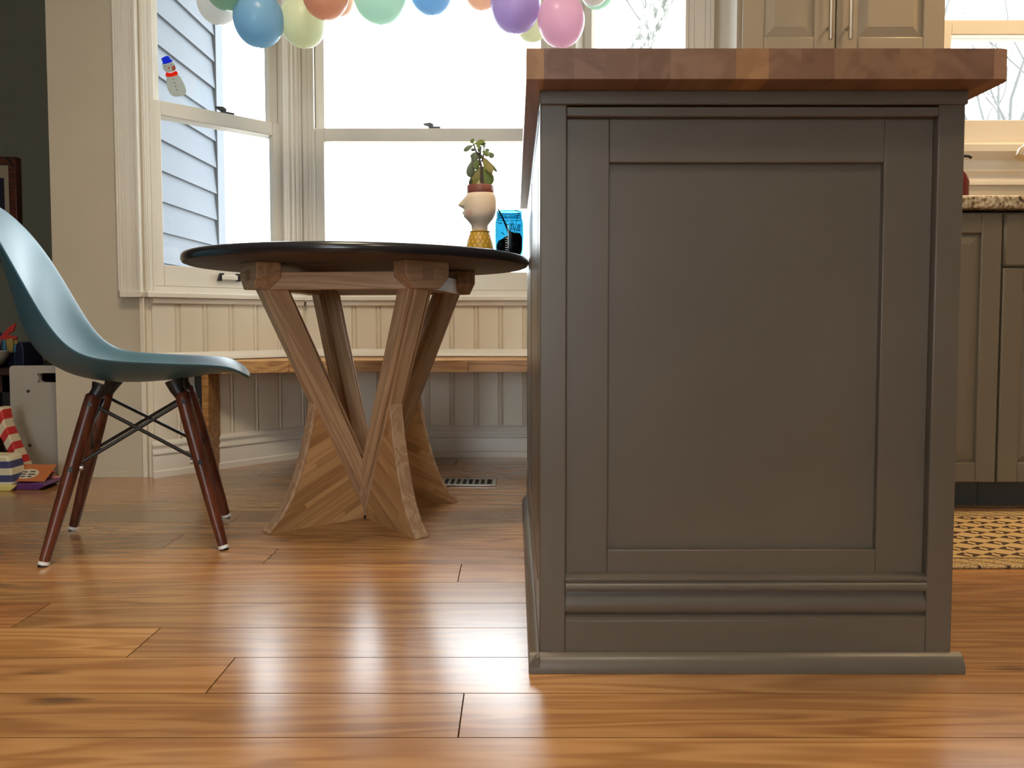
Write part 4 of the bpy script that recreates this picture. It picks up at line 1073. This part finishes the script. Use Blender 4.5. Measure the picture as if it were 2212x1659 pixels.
for q, (x0, x1, zt) in enumerate(((-.030, -.006, .105), (-.008, .004, .10))):
    o = MB().prism([(cdx + (x0 + x1) / 2, .358 + .01), (cdx + x0 + (x1 - x0) * .2 - .004, .358 + zt - .03), (cdx + x0, .358 + zt), (cdx + x1, .358 + zt + .004), (cdx + x1 + .004, .358 + zt - .03)], 'y', 2.985 + q * .012, 2.993 + q * .012).obj('scissors_handle', cl_['yellow'], None, .003)
    tag(o, ['ochre plastic tool handle in the caddy, the wider one', 'ochre plastic tool handle in the caddy, the narrower one'][q], 'tool', 'craft supplies in the navy caddy')
o = MB().prism([(cdx - .062, .358 + .11), (cdx - .02, .358 + .155), (cdx + .004, .358 + .168), (cdx - .006, .358 + .135), (cdx - .03, .358 + .122), (cdx + .010, .358 + .112), (cdx + .006, .358 + .104), (cdx - .03, .358 + .095), (cdx - .032, .358 + .02), (cdx - .040, .358 + .02), (cdx - .042, .358 + .10)], 'y', 2.995, 3.003).obj('red_pinwheel', cl_['red'], None, .001)
tag(o, 'red folded paper pinwheel sticking up from the navy caddy', 'toy', 'craft supplies in the navy caddy')
# bowl on the near left of the table
bw = MB().lathe([(.001, 0), (.03, 0), (.05, .018), (.066, .045), (.070, .062), (.066, .062), (.060, .044), (.045, .02), (.001, .008)], 28).obj('bowl', M['white_lam'], None, 0, 50)
bx = at(-28, 780, 2.86); bw.location = (bx.x, 2.865, .3585); tag(bw, 'white bowl on the dark table at the left edge', 'bowl')

# white step stool behind the pier
sw = empty('step_stool', (-1.66, 2.80, 0)); tag(sw, 'white laminated step stool with a handle slot, beside the tan wall', 'stool')
sl, sr_ = -1.752 + 1.66, -1.568 + 1.66
YS = 2.66
def rcorner(cx, cz, r, a0, a1, n=5): return [(cx + r * math.cos(a0 + (a1 - a0) * i / n), cz + r * math.sin(a0 + (a1 - a0) * i / n)) for i in range(n + 1)]
zt = at(60, 790, YS).z
out_poly = [(sl + .075, .0), (sl + .055, .03), (sl + .030, .075), (sl + .012, .12), (sl, .17)] + rcorner(sl + .014, zt - .014, .014, PI, PI / 2) + [(sr_, zt), (sr_, 0)]
s0, s1 = at(82, 815, YS).x + 1.66, sr_ - .006
z0, z1 = at(90, 826, YS).z, at(90, 806, YS).z
# panel in pieces around the handle slot, one mesh
def panel_mesh(y0, y1):
    mb = MB()
    mb.prism(clip(out_poly, 0, 1, z0), 'y', y0, y1)
    mb.prism(clip(clip(out_poly, 0, -1, -z0), 1, 0, s0 + .004), 'y', y0, y1)
    up = clip(clip(out_poly, 0, -1, -z1), -1, 0, -(s0 + .004)); mb.prism(up, 'y', y0, y1)
    mb.box(s1, sr_, y0, y1, z0, z1)
    rc = (z1 - z0) / 2
    for s in (1, -1):
        arc = [(s0 + rc - rc * math.cos(a), (z0 + z1) / 2 + s * rc * math.sin(a)) for a in [PI / 2 * i / 5 for i in range(6)]]
        mb.prism([(s0 + .0, (z0 + z1) / 2 + s * rc)] + arc, 'y', y0, y1)
    return mb
panel_mesh(YS - 2.80, YS - 2.80 + .018).obj('side_panel', M['white_lam'], sw, 0, 30)
panel_mesh(.20, .218).obj('side_panel', M['white_lam'], sw, 0, 30)
MB().box(sl + .02, sr_ - .01, YS - 2.80 + .018, .20, .26, .278).obj('step', M['white_lam'], sw, .002)
MB().box(sl + .03, sr_ - .01, YS - 2.80 + .018, .20, .095, .113).obj('step', M['white_lam'], sw, .002)
for (qx, qy) in ((61, 845), (65, 962)):
    q = at(qx, qy, YS)
    MB().tube([(q.x + 1.66, YS - 2.801, q.z), (q.x + 1.66, YS - 2.80 + .004, q.z)], .0055, 12).obj('screw', M['black'], sw)
    MB().tube([(q.x + 1.66 + .0015, YS - 2.802, q.z + .001), (q.x + 1.66 + .0015, YS - 2.80, q.z + .001)], .002, 8).obj('screw_recess', M['steel'], sw)

# striped bags, pouch and card on the floor at the left edge
def flat(nm, pts, Y, th, mat, label, cat, lean=0):
    P_ = [at(x, y, Y) for x, y in pts]
    ox = sum(p.x for p in P_) / len(P_); zmin = min(p.z for p in P_)
    o = MB().prism([(p.x - ox, p.z - zmin) for p in P_], 'y', 0, th).obj(nm, mat, None, .004, 40)
    o.location = (ox, Y, max(zmin, 0)); 
    return tag(o, label, cat)
M['redstripe'] = stripes('red_cream_stripes', ((.55, .47, .33, 1), (.45, .02, .02, 1)), .042, (.83, 0, -.55))
M['bluestripe'] = stripes('navy_cream_stripes', ((.60, .54, .36, 1), (.04, .045, .13, 1)), .0435, (0, 0, 1))
flat('striped_paper_bag', [(-14, 880), (3, 880), (9, 915), (30, 965), (50, 1006), (58, 1032), (44, 1040), (20, 990), (3, 950), (-14, 935)], 2.52, .05, M['redstripe'], 'red and cream diagonally striped paper bag at the left edge', 'bag')
bb = at(0, 1060, 2.39)
o = MB().prism([(-.14, 0), (.030, 0), (.033, .02), (.030, .06), (.022, .098), (.014, .104), (-.14, .108)], 'y', 0, .07).obj('striped_gift_bag', M['bluestripe'], None, .006)
o.location = (bb.x, 2.40, 0.004); tag(o, 'navy and cream banded gift bag on the floor at the left edge', 'bag')
o = MB().prism([(-.14, 0), (.034, 0), (.048, .012), (.052, .020), (.034, .018), (-.14, .016)], 'y', 0, .012).obj('yellow_ribbon', paint('pale_yellow_ribbon', (.62, .52, .16, 1), .5), None, .002)
o.location = (bb.x, 2.385, 0); tag(o, 'pale yellow ribbon along the foot of the navy striped bag', 'ribbon')
# purple pouch lying down and card on it
pp = at(68, 1050, 2.45)
po = empty('purple_pouch', (pp.x, 2.45, 0)); tag(po, 'flat purple pouch lying under the orange card', 'pouch')
M['purple'] = paint('glossy_purple', (.10, .03, .12, 1), .25); M['maroon'] = paint('maroon_cloth', (.10, .02, .03, 1), .7)
MB().prism([(-.052, .0), (.05, .0), (.080, .016), (.070, .022), (.0, .019), (-.052, .018)], 'y', -.05, .05).obj('body', M['purple'], po, .004)
MB().prism([(-.052, .0185), (.0, .0195), (.05, .024), (.01, .05), (-.03, .062), (-.052, .062)], 'y', .04, .05).obj('flap', M['maroon'], po, .003)
ca = empty('orange_card', (pp.x + .008, 2.425, .026)); ca.rotation_euler = (R(34), 0, R(-4)); tag(ca, 'orange printed card with a white oval lying on the purple pouch', 'card')
MB().box(-.055, .055, -.006, .07, 0, .0025).obj('card', paint('orange_card_print', (.42, .13, .04, 1), .5), ca, .0006)
ov_ = [(-.018 + .036 * math.cos(a), .026 + .022 * math.sin(a)) for a in [2 * PI * i / 24 for i in range(24)]]
MB().prism(ov_, 'z', .0025, .003).obj('oval_print', paint('cream_print', (.5, .44, .34, 1), .6), ca)
for i, (x, y, l_) in enumerate(((-.040, .034, .018), (-.014, .036, .016), (-.042, .024, .020), (-.014, .024, .022), (-.036, .014, .016), (-.012, .014, .014))):
    MB().box(x, x + l_, y - .0022, y + .0022, .003, .0033).obj('print_line', M['print_dark'], ca)
for i, (y0, dz) in enumerate(((2.50, .034), (2.47, .022))):
    a = at(62 + i * 10, 1027 + i * 9, y0)
    o = MB().tube([(a.x, y0, dz), (a.x + .072, y0 + .01, dz + .002), (a.x + .080, y0 + .011, dz + .002)], [.0065, .0065, .003], 10).obj('crayon_stick', cl_['red'] if i == 0 else paint('dusty_pink', (.40, .12, .12, 1), .5), None, 0, 50)
    tag(o, ['thick red crayon lying on the purple pouch', 'dusty pink crayon lying below the red one on the pouch'][i], 'crayon', 'crayons on the purple pouch')

# ------------------------------------------------------------------ bare trees outside
def branch(mb, p, d, ln, r, depth, rnd):
    pts = [p]; q = Vector(p); dd = Vector(d).normalized()
    n = 5
    for i in range(n):
        dd = (dd + Vector((rnd.uniform(-.34, .34), rnd.uniform(-.1, .1), rnd.uniform(-.1, .16)))).normalized()
        q = q + dd * ln / n; pts.append(q.copy())
    mb.tube(pts, [r * (1 - .55 * i / n) for i in range(n + 1)], 6)
    if depth:
        for i in range(2, n + 1):
            if rnd.random() < .8:
                side = Vector((rnd.choice((-1, 1)) * rnd.uniform(.5, 1), rnd.uniform(-.4, .4), rnd.uniform(.2, .9)))
                branch(mb, pts[i], (dd + side).normalized(), ln * .55, r * (1 - .55 * i / n) * .6, depth - 1, rnd)
rt = random.Random(3)
t1 = empty('leaning_tree', (.35, 7.0, -.4)); tag(t1, 'leaning pale tree trunk outside the right bay window', 'tree')
a0 = at(1375, 115, 7.0); a1 = at(1430, 0, 7.0); dr = (a1 - a0)
pts = [Vector((.35, 7.0, -.4)), Vector((.75, 7.0, 1.2)), a0, a1, a1 + dr * 2.2, a1 + dr * 5 + Vector((.1, 0, .4))]
MB().tube([p - Vector((.35, 7.0, -.4)) for p in pts], [.16, .13, .11, .10, .085, .06], 16).obj('trunk', M['outside_bark'], t1, 0, 60)
mb = MB(); branch(mb, a0 + dr * .1 - t1.location, (.35, 0, 1), .8, .012, 2, rt); branch(mb, a0 + dr * .7 - t1.location, (.6, 0, .7), .7, .012, 2, rt); branch(mb, a0 + dr * .5 - t1.location, (-.8, 0, .5), .6, .008, 1, rt)
branch(mb, a1 + dr * 2 - t1.location, (.8, 0, .9), 1.4, .04, 2, rt); branch(mb, a1 + dr * 2 - t1.location, (-.8, .2, .9), 1.4, .04, 2, rt)
mb.obj('branches', M['twig'], t1, 0, 60)
for i, (x, lab) in enumerate(((2140, 'thin bare tree seen through the kitchen window, the left one'), (2195, 'thin bare tree seen through the kitchen window, the right one'))):
    yt = 8.0 + 4.5 * i; b0 = at(x, 330, yt)
    t2 = empty('bare_tree', (b0.x, yt, -.4)); tag(t2, lab, 'tree', 'bare trees outside the kitchen window')
    mb = MB(); h0 = b0.z + .4
    mb.tube([(0, 0, 0), (.03, 0, h0 * .6), (0, 0, h0)], [.05, .035, .022], 8)
    for q in range(5):
        branch(mb, (.0, 0, h0 * (.72 + .07 * q)), (rt.uniform(-.6, .6), rt.uniform(-.2, .2), 1), 1.8, .024 + .008 * i, 3, rt)
    mb.obj('trunk', M['twig'], t2, 0, 60)
